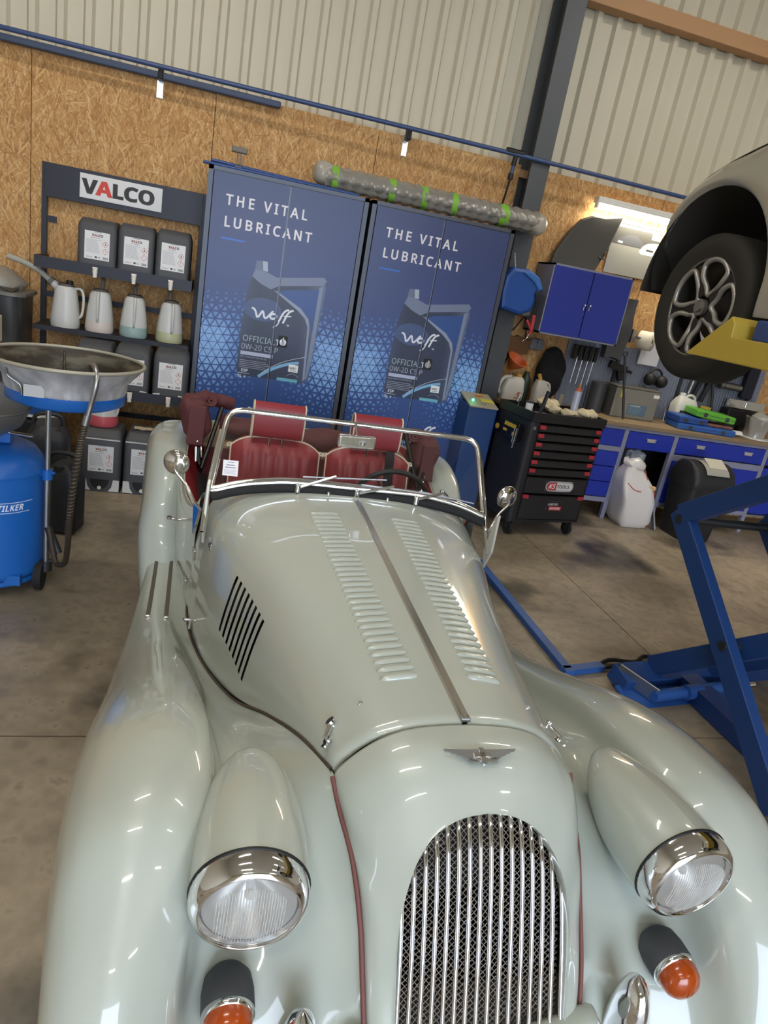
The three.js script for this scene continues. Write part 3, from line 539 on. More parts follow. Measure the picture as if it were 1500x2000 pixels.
// rear wings
{
  const ctrl = [
    [[.60, .22, -2.98], [.65, .225, -2.96], [.70, .225, -2.96], [.76, .22, -2.97], [.79, .21, -2.99], [.80, .18, -3.02]],
    [[.655, .47, -3.13], [.69, .485, -3.10], [.73, .49, -3.09], [.79, .475, -3.10], [.832, .43, -3.14], [.842, .33, -3.2]],
    [[.665, .63, -3.28], [.70, .65, -3.25], [.74, .655, -3.24], [.80, .635, -3.26], [.84, .57, -3.32], [.85, .42, -3.4]],
    [[.66, .75, -3.50], [.70, .772, -3.48], [.76, .775, -3.48], [.822, .762, -3.5], [.855, .69, -3.54], [.862, .48, -3.58]],
    [[.635, .79, -3.78], [.69, .81, -3.78], [.76, .815, -3.78], [.826, .80, -3.78], [.86, .72, -3.78], [.866, .48, -3.78]],
    [[.58, .74, -4.05], [.66, .765, -4.07], [.74, .765, -4.08], [.80, .735, -4.07], [.84, .64, -4.05], [.85, .46, -4.0]],
    [[.56, .58, -4.26], [.65, .60, -4.29], [.73, .60, -4.3], [.79, .575, -4.28], [.825, .5, -4.22], [.835, .40, -4.12]],
    [[.55, .36, -4.36], [.65, .37, -4.39], [.73, .37, -4.4], [.785, .365, -4.37], [.81, .35, -4.29], [.82, .32, -4.18]],
  ];
  const rows = sample(surf(ctrl), 44, 36); rows.forEach((r) => { const e = r[r.length - 1]; r.push([e[0] - .012, e[1] - .004, e[2]], [e[0] - .02, e[1] + .03, e[2]]); });
  for (const s of [-1, 1]) cm('rear_wing', grid(s > 0 ? rows : mirrorX(rows)), paint);
  cm('tail', grid(sample(surf([[[.6, .795, -4.02], [.3, .80, -4.06], [0, .80, -4.06], [-.3, .80, -4.06], [-.6, .795, -4.02]], [[.58, .6, -4.3], [.3, .62, -4.36], [0, .62, -4.36], [-.3, .62, -4.36], [-.58, .6, -4.3]], [[.56, .33, -4.38], [.3, .33, -4.46], [0, .33, -4.46], [-.3, .33, -4.46], [-.56, .33, -4.38]]]), 14, 20)), paint);
}
// wheels
for (const [sx, z] of [[-1, -1.13], [1, -1.13], [-1, -3.62], [1, -3.62]]) {
  const wh = new THREE.Group(); wh.name = 'wheel'; car.add(wh); wh.position.set(sx * .62, .315, z - CZ);
  mesh('tyre', lathe([[.2, -.07], [.27, -.082], [.305, -.075], [.315, -.05], [.315, .05], [.305, .075], [.27, .082], [.2, .07]], 40).rotateZ(Math.PI / 2), M.rubber, wh);
  mesh('rim', lathe([[.0005, .02], [.05, .03], [.12, .012], [.18, .03], [.203, .06], [.203, -.06]], 36).rotateZ(-sx * Math.PI / 2), M.chromeSoft, wh);
}

// ---------------------------------------------------------------- shapes shared by the things in the workshop
function rings(layers, n = 36, cap = true) {                  // rounded-rectangle rings [hx, hz, y, cx, cz, power] stacked into one skin
  const rows = layers.map(([hx, hz, y, cx = 0, cz = 0, p = 0.45]) => Array.from({ length: n + 1 }, (_, k) => { const b = k / n * Math.PI * 2 + Math.PI / 4, c = Math.cos(b), s = Math.sin(b); return [cx + hx * Math.sign(c) * Math.pow(Math.abs(c), p), y, cz + hz * Math.sign(s) * Math.pow(Math.abs(s), p)]; }));
  const parts = [toCreasedNormals(grid(rows), 0.7)];
  if (cap) for (const i of [0, rows.length - 1]) parts.push(grid([rows[i], rows[i].map(() => [layers[i][3] || 0, layers[i][2], layers[i][4] || 0])]));
  return merge(parts);
}
const plate = (w, h, mat, parent, name, x, y, z) => mesh(name, box(w, h, 0.002, x, y, z), mat, parent);
function hazard(g, x, y, s, mark) { g.save(); g.translate(x, y); g.rotate(Math.PI / 4); g.strokeStyle = '#b8434a'; g.lineWidth = s * 0.09; g.fillStyle = '#f4f2ef'; g.fillRect(-s / 2, -s / 2, s, s); g.strokeRect(-s / 2, -s / 2, s, s); g.restore(); g.fillStyle = '#222'; if (mark === '!') { g.fillRect(x - s * .05, y - s * .34, s * .1, s * .4); g.fillRect(x - s * .05, y + s * .16, s * .1, s * .1); } else { g.beginPath(); g.arc(x, y - s * .18, s * .13, 0, 7); g.fill(); g.fillRect(x - s * .3, y + s * .14, s * .6, s * .08); g.fillRect(x - s * .12, y, s * .24, s * .18); } }
function valcoText(g, x, y, px, spacing = 0) { g.font = `bold ${px}px sans-serif`; g.textBaseline = 'alphabetic'; let q = x; for (const ch of 'VALCO') { g.fillStyle = ch === 'A' ? '#d3402f' : '#22211f'; g.fillText(ch, q, y); g.strokeStyle = g.fillStyle; g.lineWidth = px * 0.05; g.strokeText(ch, q, y); q += g.measureText(ch).width + spacing; } return q; }
const canLabel = (() => { const [c, g] = canvas(256, 288); g.fillStyle = '#e6e6e8'; g.fillRect(0, 0, 256, 288); g.strokeStyle = '#333'; g.lineWidth = 3; for (let k = 0; k < 7; k++) { g.beginPath(); g.moveTo(96 + k * 11, 12); g.lineTo(104 + k * 11, 2); g.stroke(); } valcoText(g, 74, 50, 34, 1); g.fillStyle = '#8d8d95'; g.fillRect(64, 62, 92, 5); for (let k = 0; k < 13; k++) g.fillRect(16, 84 + k * 11, 150 - (k * 37) % 40, 2.5); hazard(g, 214, 118, 44, '*'); hazard(g, 214, 192, 44, '!'); g.fillStyle = '#333'; for (let k = 0; k < 14; k++) g.fillRect(190 + k * 4, 252, 1 + (k * 7) % 3, 24); g.fillRect(108, 254, 22, 18); g.fillRect(140, 262, 26, 5); g.fillStyle = '#8d8d95'; g.fillRect(16, 262, 70, 3); g.fillRect(16, 269, 60, 3); return std(0xffffff, 0.6, 0, { map: ctex(c) }); })();
const canGrey = std(0x47484c, 0.55), flapMat = std(0xd9d8d6, 0.7), boxCard = std(0x8b8478, 0.85), tapMat = std(0xe6e1d8, 0.4);
function canister(label, pos, kind, group, h = 0.345, w = 0.245, d = 0.33, turn = 0) {
  const t = thing('oil_canister', label, 'canister', pos, turn, group), f = d / 2;
  mesh('body', rings([[w / 2, f, 0, 0, 0, .2], [w / 2, f, h * .86, 0, 0, .2], [w / 2 - .008, f - .012, h * .93, 0, 0, .2], [w / 2 - .02, f - .05, h, 0, -.01, .2]]), canGrey, t);
  const ly = kind === 'shelf' ? h * .53 : h * .55; mesh('label', box(.165, .186, .002, .002, ly, f + .001), [flapMat, flapMat, flapMat, flapMat, canLabel, flapMat], t);
  if (kind === 'shelf') {
    for (const s of [-1, 1]) mesh('corner_sticker', box(.048, .03, .002).rotateZ(-s * .12).translate(s * (w / 2 - .035), .052, f + .002), flapMat, t);
    const tap = mesh('tap', [cyl(.012, .035, 0, 0, 0, 14).rotateX(Math.PI / 2).translate(0, .035, f + .016), cyl(.017, .03, 0, .03, f + .035, 14), cyl(.013, .04, 0, .005, f + .035, 14, .016), rbox(.036, .01, .012, .004, 0, .05, f + .035)], tapMat, t);
  } else {
    for (const s of [-1, 1]) mesh('corner_flap', extrude([[0, 0], [.07, 0], [.05, .03], [.04, .085], [0, .085]].map(([x, y]) => [s * (x - w / 2 + .006), y + .008]), .002).translate(0, 0, f), flapMat, t);
    mesh('tap_recess', extrude(Array.from({ length: 17 }, (_, k) => { const a = Math.PI + k / 16 * Math.PI; return [.062 * Math.cos(a), .092 + .074 * Math.sin(a)]; }), .003).translate(0, 0, f), M.black, t);
    mesh('tap_button', cyl(.013, .012, 0, 0, 0, 16).rotateX(Math.PI / 2).translate(0, .032, f + .005), tapMat, t);
    mesh('tape_strip', box(w * .92, .008, .002, 0, h * .87, f + .001), flapMat, t);
  }
  return t;
}
const jugWhite = phy(0xd9d9d6, 0.35, { transmission: 0.15, thickness: 0 });
function jug(label, pos, turn, tint, hgt = .29, spout = 'short', group = 'measuring jugs on the rack shelf') {
  const t = thing('measuring_jug', label, 'jug', pos, turn, group), R = .1;
  const r = (y) => R * (1 - .34 * Math.pow(y / hgt, 1.5)) * (y < .012 ? .94 : 1), L = (a, b, n) => Array.from({ length: n + 1 }, (_, i) => { const y = a + (b - a) * i / n; return [r(y), r(y), y, 0, 0, .9]; });
  const fy = tint ? hgt * .26 : 0;
  if (tint) mesh('tinted_base', rings(L(0, fy, 4), 36), phy(tint, 0.35, {}), t);
  mesh('body', rings([...L(fy, hgt * .93, 10), [.05, .05, hgt, 0, 0, .9]], 36), jugWhite, t);
  mesh('lid', cyl(.056, .016, 0, hgt + .004, 0, 28, .05), std(0x55504c, .6), t);
  mesh('handle', tube([[.06, hgt * .95, 0], [.1, hgt * .96, 0], [.118, hgt * .85, 0], [.118, hgt * .45, 0], [.106, hgt * .3, 0], [.088, hgt * .26, 0]], .0095, 36, 10), jugWhite, t);
  if (spout === 'long') {
    mesh('spout_root', rod([-.035, hgt * .86, 0], [-.095, hgt * 1.02, 0], .032, 18, .026), jugWhite, t);
    mesh('spout_collar', rod([-.09, hgt * 1.005, 0], [-.115, hgt * 1.065, 0], .03, 18), std(0x6d6c66, .6), t);
    mesh('spout', tube([[-.105, hgt * 1.04, 0], [-.17, hgt * 1.2, 0], [-.27, hgt * 1.35, 0], [-.40, hgt * 1.45, 0]], .02, 30, 12), std(0xa9a79d, .5), t);
    mesh('cap', cyl(.024, .03, .02, hgt + .02, -.01, 16), M.black, t);
  } else mesh('spout', tube([[-.03, hgt * .93, 0], [-.065, hgt * 1.08, 0], [-.08, hgt * 1.2, 0], [-.115, hgt * 1.27, 0]], .015, 24, 10), std(0x75716a, .5), t);
  return t;
}

// ---------------------------------------------------------------- oil rack on the left
{
  const rk = thing('oil_rack', 'black steel rack with a white lettered sign on top, against the board wall', 'rack', [-.73, 0, -5.9]), steel = std(0x2f3038, .45, .4), X = (x) => x + .73, Zr = (z) => z + 5.9;
  for (const x of [-1.28, -.165]) mesh('post', rbox(.036, 2.115, .036, .003, X(x), 1.0575, Zr(-5.9)), steel, rk);
  mesh('head_panel', rbox(1.11, .23, .012, .002, X(-.722), 2.0, Zr(-5.885)), steel, rk);
  const [c, g] = canvas(512, 160); g.fillStyle = '#e3e3e4'; g.fillRect(0, 0, 512, 160); g.save(); g.scale(1.16, 1.0); valcoText(g, 12, 126, 128, -4); g.restore();
  const sg = mesh('sign', box(.575, .165, .008, X(-.753), 2.008, Zr(-5.874)), std(0xffffff, .5, 0, { map: ctex(c) }), rk);
  sg.userData.label = 'white sign board with black and red letters';
  mesh('wall_bracket', box(.07, .045, .004, X(-1.23), 1.735, Zr(-5.895)), steel, rk);
  // shelf rails, brought forward of the posts
  for (const [y, z, lip] of [[1.45, -5.45, .078], [.64, -5.19, .07]]) {
    mesh('shelf_rail', box(1.06, lip, .006, X(-.717), y, Zr(z)), steel, rk);
    mesh('shelf_tray', box(1.06, .006, z + 5.88 + 0, X(-.717), y - lip / 2 + .003, Zr((z - 5.88) / 2)), steel, rk);
    for (const x of [-1.245, -.19]) mesh('shelf_bracket', box(.005, lip, z + 5.88, X(x), y, Zr((z - 5.88) / 2)), steel, rk);
  }
  mesh('jug_shelf', [rbox(1.07, .02, .40, .003, X(-.713), 1.008, Zr(-5.65)), box(1.07, .03, .006, X(-.713), 1.0, Zr(-5.447))], steel, rk);
  for (const y of [1.2, .33]) mesh('cross_bar', box(1.1, .04, .012, X(-.72), y, Zr(-5.89)), steel, rk);
  const gU = 'grey oil canisters on the top rack shelf';
  canister('grey oil canister with a white label, left of the three on the top shelf', [-.848, 1.417, -5.635], 'shelf', gU, .375, .262);
  canister('grey oil canister with a white label, middle of the three on the top shelf', [-.588, 1.417, -5.635], 'shelf', gU, .385, .25);
  canister('grey oil canister with a white label, on the top shelf next to the blue cabinet', [-.335, 1.417, -5.635], 'shelf', gU, .395, .245);
  const gM = 'grey oil canisters on the low rack shelf';
  canister('grey oil canister on the low shelf, half behind the drain pan', [-.80, .615, -5.37], 'shelf', gM, .36, .245);
  canister('grey oil canister on the low shelf, right beside the drain pan', [-.545, .615, -5.37], 'shelf', gM, .37, .245);
  canister('grey oil canister on the low shelf, next to the blue cabinet', [-.278, .615, -5.37], 'shelf', gM, .38, .245);
  const gF = 'grey oil canisters on the floor';
  canister('grey oil canister on the floor under the white jug, with white corner flaps', [-.68, 0, -5.035], 'floor', gF, .44, .27, .33);
  canister('grey oil canister on the floor beside the roadster rear wing', [-.40, 0, -5.04], 'floor', gF, .44, .265, .33);
  // flattened card lying on the floor canister
  one('card_scrap', 'torn beige card lying on the floor canister by the rear wing', 'card', wobble(new THREE.BoxGeometry(.13, .006, .05, 10, 1, 4), .003, 50).translate(-.42, .452, -5.03), std(0xb9ac90, .9));
  one('cardboard_strip', 'thin beige card lying across the middle top shelf canister', 'card', wobble(new THREE.BoxGeometry(.12, .004, .08, 10, 1, 4), .002, 40).translate(-.59, 1.794, -5.66), std(0xb3a58a, .9));
  one('cardboard_strip', 'thin beige card lying on the top shelf canister by the cabinet', 'card', wobble(new THREE.BoxGeometry(.12, .004, .09, 10, 1, 4), .002, 44).translate(-.34, 1.804, -5.66), std(0xb3a58a, .9));
  jug('white measuring jug with a long grey spout pointing left', [-1.05, 1.02, -5.53], -.15, null, .29, 'long');
  jug('white measuring jug with a faint pink base, second on the shelf', [-.82, 1.02, -5.54], -Math.PI / 2, 0xd2c6be);
  jug('white measuring jug with a blue green lower part', [-.583, 1.02, -5.54], -Math.PI / 2 + .12, 0x93aba8);
  jug('white measuring jug with a yellow green base, next to the cabinet', [-.325, 1.02, -5.54], -Math.PI / 2 + .2, 0xb4b792);
  jug('pink tinged jug standing on the floor canister under the drain pan', [-.70, .445, -5.05], -.5, 0xc65a62, .29, 'short', 'jug on the floor canister');
}

// ---------------------------------------------------------------- mobile oil drainer
{
  const dr = thing('oil_drainer', 'blue tank on wheels with a wide grey drain pan on a pole', 'oil drainer', [-.95, 0, -3.42]), X = (x) => x + .95, Zr = (z) => z + 3.42;
  const bl = std(0x1d62b4, .35), n1 = noise2(256, 5, 6);
  const grime = noiseTex(256, (i) => { const v = n1[i], a = Math.max(0, Math.min(1, (v - .38) * 4)); return [92 * a + 45 * (1 - a), 88 * a + 41 * (1 - a), 76 * a + 33 * (1 - a)]; }, [3, 1]);
  const panIn = std(0xffffff, .55, .2, { map: grime }), panOut = std(0xffffff, .5, .2, { map: noiseTex(256, (i) => { const v = 178 + (n1[i] - .5) * 130; return [v, v, v + 3]; }, [5, .4]) });
  mesh('tank', lathe([[.0005, .075], [.20, .08], [.222, .1], [.225, .12], [.225, .60], [.23, .605], [.23, .62], [.222, .63], [.215, .66], [.185, .705], [.12, .735], [.0005, .745]], 56), bl, dr);
  const [c, g] = canvas(512, 128); g.fillStyle = '#1d62b4'; g.fillRect(0, 0, 512, 128); g.fillStyle = '#dfe4f2'; g.font = 'italic bold 78px sans-serif'; g.fillText('STILKER', 70, 92); g.fillRect(60, 16, 420, 5); g.fillRect(40, 108, 400, 5);
  const band = new THREE.CylinderGeometry(.2262, .2262, .068, 40, 1, true, .10, 1.02); mesh('maker_plate', band.rotateY(0).translate(0, .468, 0), std(0xffffff, .4, 0, { map: ctex(c) }), dr);
  mesh('valve_block', [rbox(.07, .05, .05, .008, .06, .765, .05), cyl(.014, .05, .06, .8, .05, 12), rod([.08, .79, .06], [.17, .785, .06], .009)], bl, dr);
  mesh('gauge_lever', [rod([-.1, .80, .05], [.19, .79, .08], .008), rod([.02, .8, .06], [.09, .797, .07], .012)], M.chromeSoft, dr);
  mesh('base_frame', [tor(.2, .016, 0, 0, 0, 36, 8).rotateX(Math.PI / 2).translate(0, .07, 0), box(.42, .02, .05, .0, .09, .0), box(.07, .05, .04, .13, .1, .175)], bl, dr);
  for (const a of [.35, 2.4, 4.5]) { const wx = X(-.95) + .235 * Math.cos(a), wz = .2 * Math.sin(a) * .8; mesh('wheel', cyl(.075, .035, 0, 0, 0, 26).rotateZ(Math.PI / 2).translate(wx, .075, wz), M.rubber, dr); }
  const px = X(-.705), pz = Zr(-3.38);
  mesh('pole', [rod([px, .12, pz], [px, .6, pz], .017, 16), rod([px, .55, pz], [px, 1.01, pz], .0125, 16)], M.steel, dr);
  mesh('pole_clamp', [cyl(.024, .05, px, .60, pz, 18), rod([X(-.74), .60, pz], [px, .60, pz], .012), rod([px, .61, pz], [px + .035, .61, pz + .01], .007)], bl, dr);
  mesh('pan_ring', lathe([[.215, .968], [.252, .985], [.252, 1.045], [.246, 1.045], [.243, .99], [.20, .975]], 56).translate(px + .08, 0, pz + .02), bl, dr);
  mesh('ring_arm', [rod([px, .985, pz], [px + .32, .985, pz + .02], .01), rod([px, .985, pz], [px - .16, .985, pz + .02], .01)], bl, dr);
  mesh('pan_outside', lathe([[.06, .955], [.235, .99], [.258, 1.045], [.262, 1.085], [.31, 1.135], [.333, 1.165]], 64).translate(px + .08, 0, pz + .02), panOut, dr);
  mesh('pan_inside', lathe([[.0005, .975], [.06, .978], [.228, 1.005], [.248, 1.05], [.254, 1.09], [.30, 1.138], [.325, 1.162]], 64).translate(px + .08, 0, pz + .02), panIn, dr);
  mesh('pan_rim', tor(.329, .0085, 0, 0, 0, 72, 10).rotateX(Math.PI / 2).translate(px + .08, 1.165, pz + .02), std(0xa7a293, .5, .3), dr);
  mesh('pan_rib', [tube([[px + .01, 1.15, pz - .285], [px + .02, 1.09, pz - .225], [px + .03, 1.02, pz - .20]], .006, 16, 8)], panIn, dr);
  mesh('plate', box(.08, .05, .003, px + .0, 1.055, pz + .275), std(0xb9b9b9, .5, .3), dr);
  // wire hook and drain hose
  mesh('hook_wire', tube([[px - .10, 1.16, pz + .275], [px - .105, 1.11, pz + .265], [px - .055, 1.07, pz + .265], [px - .05, 1.03, pz + .262]], .005, 24, 8), M.steel, dr);
  const hx = (x, y, z) => [X(x), y, Zr(z)];
  mesh('spout_pipe', tube([hx(-.50, 1.09, -3.30), hx(-.50, 1.175, -3.20), hx(-.47, 1.185, -3.11), hx(-.455, 1.14, -3.06), hx(-.475, 1.03, -3.06), hx(-.485, .985, -3.06)], .0115, 50, 12), M.steel, dr);
  mesh('hose_ferrule', rod(hx(-.485, .99, -3.06), hx(-.494, .945, -3.06), .016), M.steel, dr);
  mesh('hose', tube([hx(-.494, .95, -3.06), hx(-.52, .8, -3.08), hx(-.555, .55, -3.14), hx(-.575, .3, -3.2), hx(-.60, .19, -3.26), hx(-.64, .17, -3.3), hx(-.665, .23, -3.33), hx(-.69, .33, -3.36)], .0135, 70, 10), std(0x33291f, .6), dr);
  const sp = []; const hc = new THREE.CatmullRomCurve3([hx(-.494, .95, -3.06), hx(-.52, .8, -3.08), hx(-.555, .55, -3.14), hx(-.575, .35, -3.19)].map((p) => V(...p))); for (let i = 0; i <= 260; i++) { const p = hc.getPoint(i / 260), a = i * .9; sp.push([p.x + .0145 * Math.cos(a), p.y, p.z + .0145 * Math.sin(a)]); }
  mesh('hose_spring', tube(sp, .0016, 900, 4), std(0x8a8270, .4, .8), dr);
  mesh('drain_valve', [rod([px + .005, .33, pz], [px + .06, .2, pz + .02], .02), rod([px, .14, pz], [px + .05, .15, pz + .01], .01), cyl(.03, .05, px, .12, pz, 16)], M.darkSteel, dr);
}
// things crowded behind the drainer
{
  const jc = (label, pos, turn, w, h, d, capx) => {
    const t = thing('black_jerrycan', label, 'jerrycan', pos, turn, 'black jerrycans behind the drainer');
    mesh('body', rings([[w / 2 - .02, d / 2 - .02, 0, 0, 0, .35], [w / 2, d / 2, .02, 0, 0, .35], [w / 2, d / 2, h * .8, 0, 0, .35], [w / 2 - .02, d / 2 - .01, h * .9, 0, 0, .35], [w / 2 - .06, d / 2 - .04, h, 0, 0, .4]]), std(0x232428, .5), t);
    mesh('handle', tube([[-.09, h - .01, 0], [-.07, h + .045, 0], [.07, h + .045, 0], [.09, h - .01, 0]], .013, 24, 10), std(0x232428, .5), t);
    mesh('cap', cyl(.03, .03, capx, h * .9 + .02, d * .3, 18), M.black, t);
    mesh('rib', [box(.012, h * .6, .004, -.05, h * .42, d / 2 + .002), box(.012, h * .6, .004, .05, h * .42, d / 2 + .002)], std(0x2b2c30, .5), t);
    return t;
  };
  jc('large black jerrycan against the floor canisters, behind the drainer pole', [-.965, 0, -4.64], .1, .26, .52, .3, .05);
  jc('smaller black can in front, just behind the drainer pole', [-.775, 0, -4.15], -.2, .2, .42, .2, .0);
  // oil drum with pump, only partly seen
  const dm = thing('oil_pail', 'white and blue pail half hidden under the drain pan', 'pail', [-1.11, .48, -5.0]);
  mesh('pail_body', rings([[.13, .13, 0, 0, 0, 1], [.145, .145, .34, 0, 0, 1]], 36), M.white, dm);
  mesh('blue_band', new THREE.CylinderGeometry(.1352, .132, .06, 36, 1, true).translate(0, .05, 0), M.blue, dm);
  mesh('dark_print', new THREE.CylinderGeometry(.1452, .142, .1, 24, 1, true, -.2, 1.1).translate(0, .25, 0), std(0x2d3038, .5), dm);
  mesh('yellow_disc', cyl(.045, .01, 0, 0, 0, 24).rotateX(Math.PI / 2).rotateY(-.5).translate(-.06, .22, .125), std(0xd0a82c, .5), dm);
  const st = thing('black_drum', 'dark drum standing under the white pail', 'drum', [-1.11, 0, -5.0]);
  mesh('shell', lathe([[.0005, 0], [.16, 0], [.165, .01], [.165, .22], [.17, .225], [.165, .235], [.165, .45], [.17, .46], [.15, .465], [.0005, .465]], 40), std(0x1d2026, .5, .3), st);
  mesh('bung', cyl(.022, .014, .12, .47, .05, 14), M.steel, st);
  // steel funnel bowl hanging on the drainer
  const fb = thing('steel_bowl', 'dull grey steel bowl at the left edge, above the blue tank', 'bowl', [-.985, .80, -3.22]);
  mesh('bowl', lathe([[.03, .0], [.12, .03], [.2, .10], [.225, .17], [.23, .19], [.225, .19], [.195, .11], [.115, .042], [.03, .012]], 48), std(0x8b8d90, .35, .7), fb);
  mesh('rim_edge', tor(.229, .006, 0, .19, 0, 48, 8).rotateX(0), std(0x6e6b66, .4, .6), fb);
  fb.children[1].geometry.dispose(); fb.children[1].geometry = tor(.229, .006, 0, 0, 0, 48, 8).rotateX(Math.PI / 2).translate(0, .19, 0);
  fb.rotation.set(.12, 0, -.12);
  // bin of plastic parts and white boxes, far left on a stand
  const tr = thing('parts_tub', 'dark plastic tub of parts by the wall at the left edge', 'tub', [-1.52, .0, -5.45]);
  mesh('tub_body', rings([[.22, .2, 0, 0, 0, .3], [.24, .22, 1.2, 0, 0, .3]]), std(0x38383a, .35), tr);
  mesh('tub_lip', rings([[.25, .23, 1.2, 0, 0, .3], [.262, .242, 1.205, 0, 0, .3], [.262, .242, 1.225, 0, 0, .3], [.25, .23, 1.23, 0, 0, .3]]), std(0x6b6862, .4), tr);
  mesh('film_heap', wobble(new THREE.SphereGeometry(.22, 26, 14).scale(1, .45, .9).translate(0, 1.27, 0), .014, 24), std(0x8f8a80, .35), tr);
  mesh('plastic_shard', [bar([-.18, 1.33, .1], [.2, 1.24, .17], .10, .008, [0, 1, .2], .002), bar([-.2, 1.40, .06], [.12, 1.30, .12], .05, .03, [0, 1, 0], .004)], std(0x3e3b38, .3), tr);
  const wb = (label, pos, w, h, d, turn) => { const t = thing('white_box', label, 'box', pos, turn, 'white cartons at the left edge'); mesh('carton', rbox(w, h, d, .004, 0, h / 2, 0), std(0xd4cbb8, .8), t); mesh('lid_edge', [box(w * 1.01, .012, .004, 0, h - .03, d / 2 + .001), box(.03, .004, d, w * .3, h + .001, 0)], std(0xa79f90, .8), t); };
  const sd = thing('side_stand', 'low dark stand carrying the white cartons at the left edge', 'stand', [-1.52, 0, -4.72]);
  mesh('stand_top', rbox(.44, .03, .36, .004, 0, .94, 0), M.greyPlastic, sd); for (const x of [-.19, .19]) for (const z of [-.15, .15]) mesh('leg', box(.03, .925, .03, x, .4625, z), M.darkSteel, sd);
  wb('white carton lying at the left edge above the drain pan', [-1.46, .956, -4.72], .36, .16, .3, .12);
  wb('smaller white carton on top at the left edge', [-1.50, 1.118, -4.75], .30, .09, .26, .05);
}

// ---------------------------------------------------------------- the two poster cabinets
const posterCanvas = (() => {
  const W = 1024, H = 2048, [c, g] = canvas(W, H), S = W / 1.082;           // 1.082 m wide, pixels per metre
  const px = (x) => (x + .10) * S, py = (y) => (2.262 - y) * S;            // cabinet drawing coordinates in metres
  const bg = g.createLinearGradient(0, 0, 0, H); bg.addColorStop(0, '#36436f'); bg.addColorStop(.3, '#3d4b7e'); bg.addColorStop(.62, '#31518f'); bg.addColorStop(1, '#2b4484'); g.fillStyle = bg; g.fillRect(0, 0, W, H);
  // curved net of triangles
  const A3 = 62, H3 = A3 * .866, R3 = A3 / Math.sqrt(3);
  for (let j = 0; j < 20; j++) for (let i = -2; i < 20; i++) for (const up of [1, -1]) {
    const x = i * A3 + (j % 2) * A3 / 2 + (up > 0 ? 0 : A3 / 2), yb = 700 + j * H3, y = up > 0 ? yb - R3 / 2 : yb - H3 + R3 / 2, c0 = Math.abs(x / W - .5) * 2, bend = (q) => 70 * Math.sin(Math.abs(q / W - .5) * 3.2) - 30, v = (y - 700) / 900;
    const f = Math.min(1, Math.max(0, c0 * 1.7 - .2)) * Math.min(1, v * 3) * Math.min(1, Math.max(0, (1.1 - v) * 2));
    if (f < .06) continue;
    const k = (v < .5 ? .5 + .38 * f : Math.max(.22, .88 - (v - .5) * 1.25)) * (.7 + .3 * f);
    g.fillStyle = `rgba(${110 + 40 * f | 0},${165 + 30 * f | 0},${232 + 16 * f | 0},${(.2 + .65 * f).toFixed(2)})`;
    g.beginPath(); for (let q = 0; q < 3; q++) { const a = (up > 0 ? -Math.PI / 2 : Math.PI / 2) + q * Math.PI * 2 / 3, X = x + R3 * k * Math.cos(a), Y = y + R3 * k * Math.sin(a) + bend(x + R3 * k * Math.cos(a)); q ? g.lineTo(X, Y) : g.moveTo(X, Y); } g.closePath(); g.fill();
  }
  // oil bottle
  const poly = (pts, fill) => { g.fillStyle = fill; g.beginPath(); pts.forEach(([x, y], i) => i ? g.lineTo(px(x), py(y)) : g.moveTo(px(x), py(y))); g.closePath(); g.fill(); };
  const bod = g.createLinearGradient(px(.16), 0, px(.78), 0); bod.addColorStop(0, '#45506e'); bod.addColorStop(.2, '#2f374e'); bod.addColorStop(.75, '#353d55'); bod.addColorStop(1, '#5d6884');
  poly([[.235, 1.60], [.205, 1.45], [.19, 1.2], [.19, .90], [.215, .865], [.70, .865], [.75, .90], [.755, 1.0], [.79, 1.60], [.765, 1.675], [.40, 1.60], [.34, 1.62], [.26, 1.64]], bod);
  poly([[.235, 1.60], [.255, 1.66], [.34, 1.645], [.42, 1.62], [.765, 1.68], [.79, 1.655], [.765, 1.62], [.44, 1.565], [.38, 1.53], [.30, 1.56]], '#75809c');
  poly([[.255, 1.715], [.335, 1.72], [.345, 1.65], [.25, 1.655]], '#66718c'); poly([[.30, 1.718], [.335, 1.72], [.345, 1.65], [.31, 1.652]], '#a9b2c4');
  poly([[.42, 1.515], [.50, 1.545], [.74, 1.585], [.735, 1.25], [.70, 1.36], [.60, 1.43], [.48, 1.49]], '#33528f');
  poly([[.40, 1.53], [.44, 1.52], [.62, 1.43], [.69, 1.36], [.705, 1.3], [.72, .90], [.705, .88], [.69, 1.30], [.66, 1.36], [.60, 1.41]], '#8d98b2');
  poly([[.74, 1.60], [.77, 1.62], [.755, 1.05], [.735, .90], [.72, .90], [.73, 1.2]], '#7b87a4');
  // maker's badge and lettering
  g.fillStyle = '#43557f'; g.beginPath(); g.ellipse(px(.34), py(1.375), .14 * S, .085 * S, 0, 0, 7); g.fill();
  const wolf = (x, y, k, col) => { g.save(); g.translate(x, y); g.scale(k, k); g.strokeStyle = col; g.fillStyle = col; g.lineJoin = g.lineCap = 'round'; g.lineWidth = 15; g.beginPath(); g.moveTo(-150, -32); g.bezierCurveTo(-120, -30, -118, 26, -108, 28); g.bezierCurveTo(-92, 26, -82, -18, -72, -20); g.bezierCurveTo(-62, -16, -60, 26, -48, 28); g.bezierCurveTo(-30, 26, -12, -14, 4, -28); g.stroke(); g.beginPath(); g.ellipse(12, 6, 24, 18, -.35, 0, 7); g.stroke(); for (const d of [0, 34]) { g.beginPath(); g.moveTo(58 + d, 34 + d * .2); g.bezierCurveTo(72 + d, 10, 82 + d, -52, 122 + d, -58); g.stroke(); } g.lineWidth = 9; g.beginPath(); g.moveTo(60, 40); g.bezierCurveTo(52, 66, 40, 78, 22, 84); g.stroke(); g.beginPath(); g.moveTo(96, -8); g.lineTo(146, -14); g.stroke(); g.font = 'bold 30px sans-serif'; g.fillText('·»', 116, 66); g.restore(); };
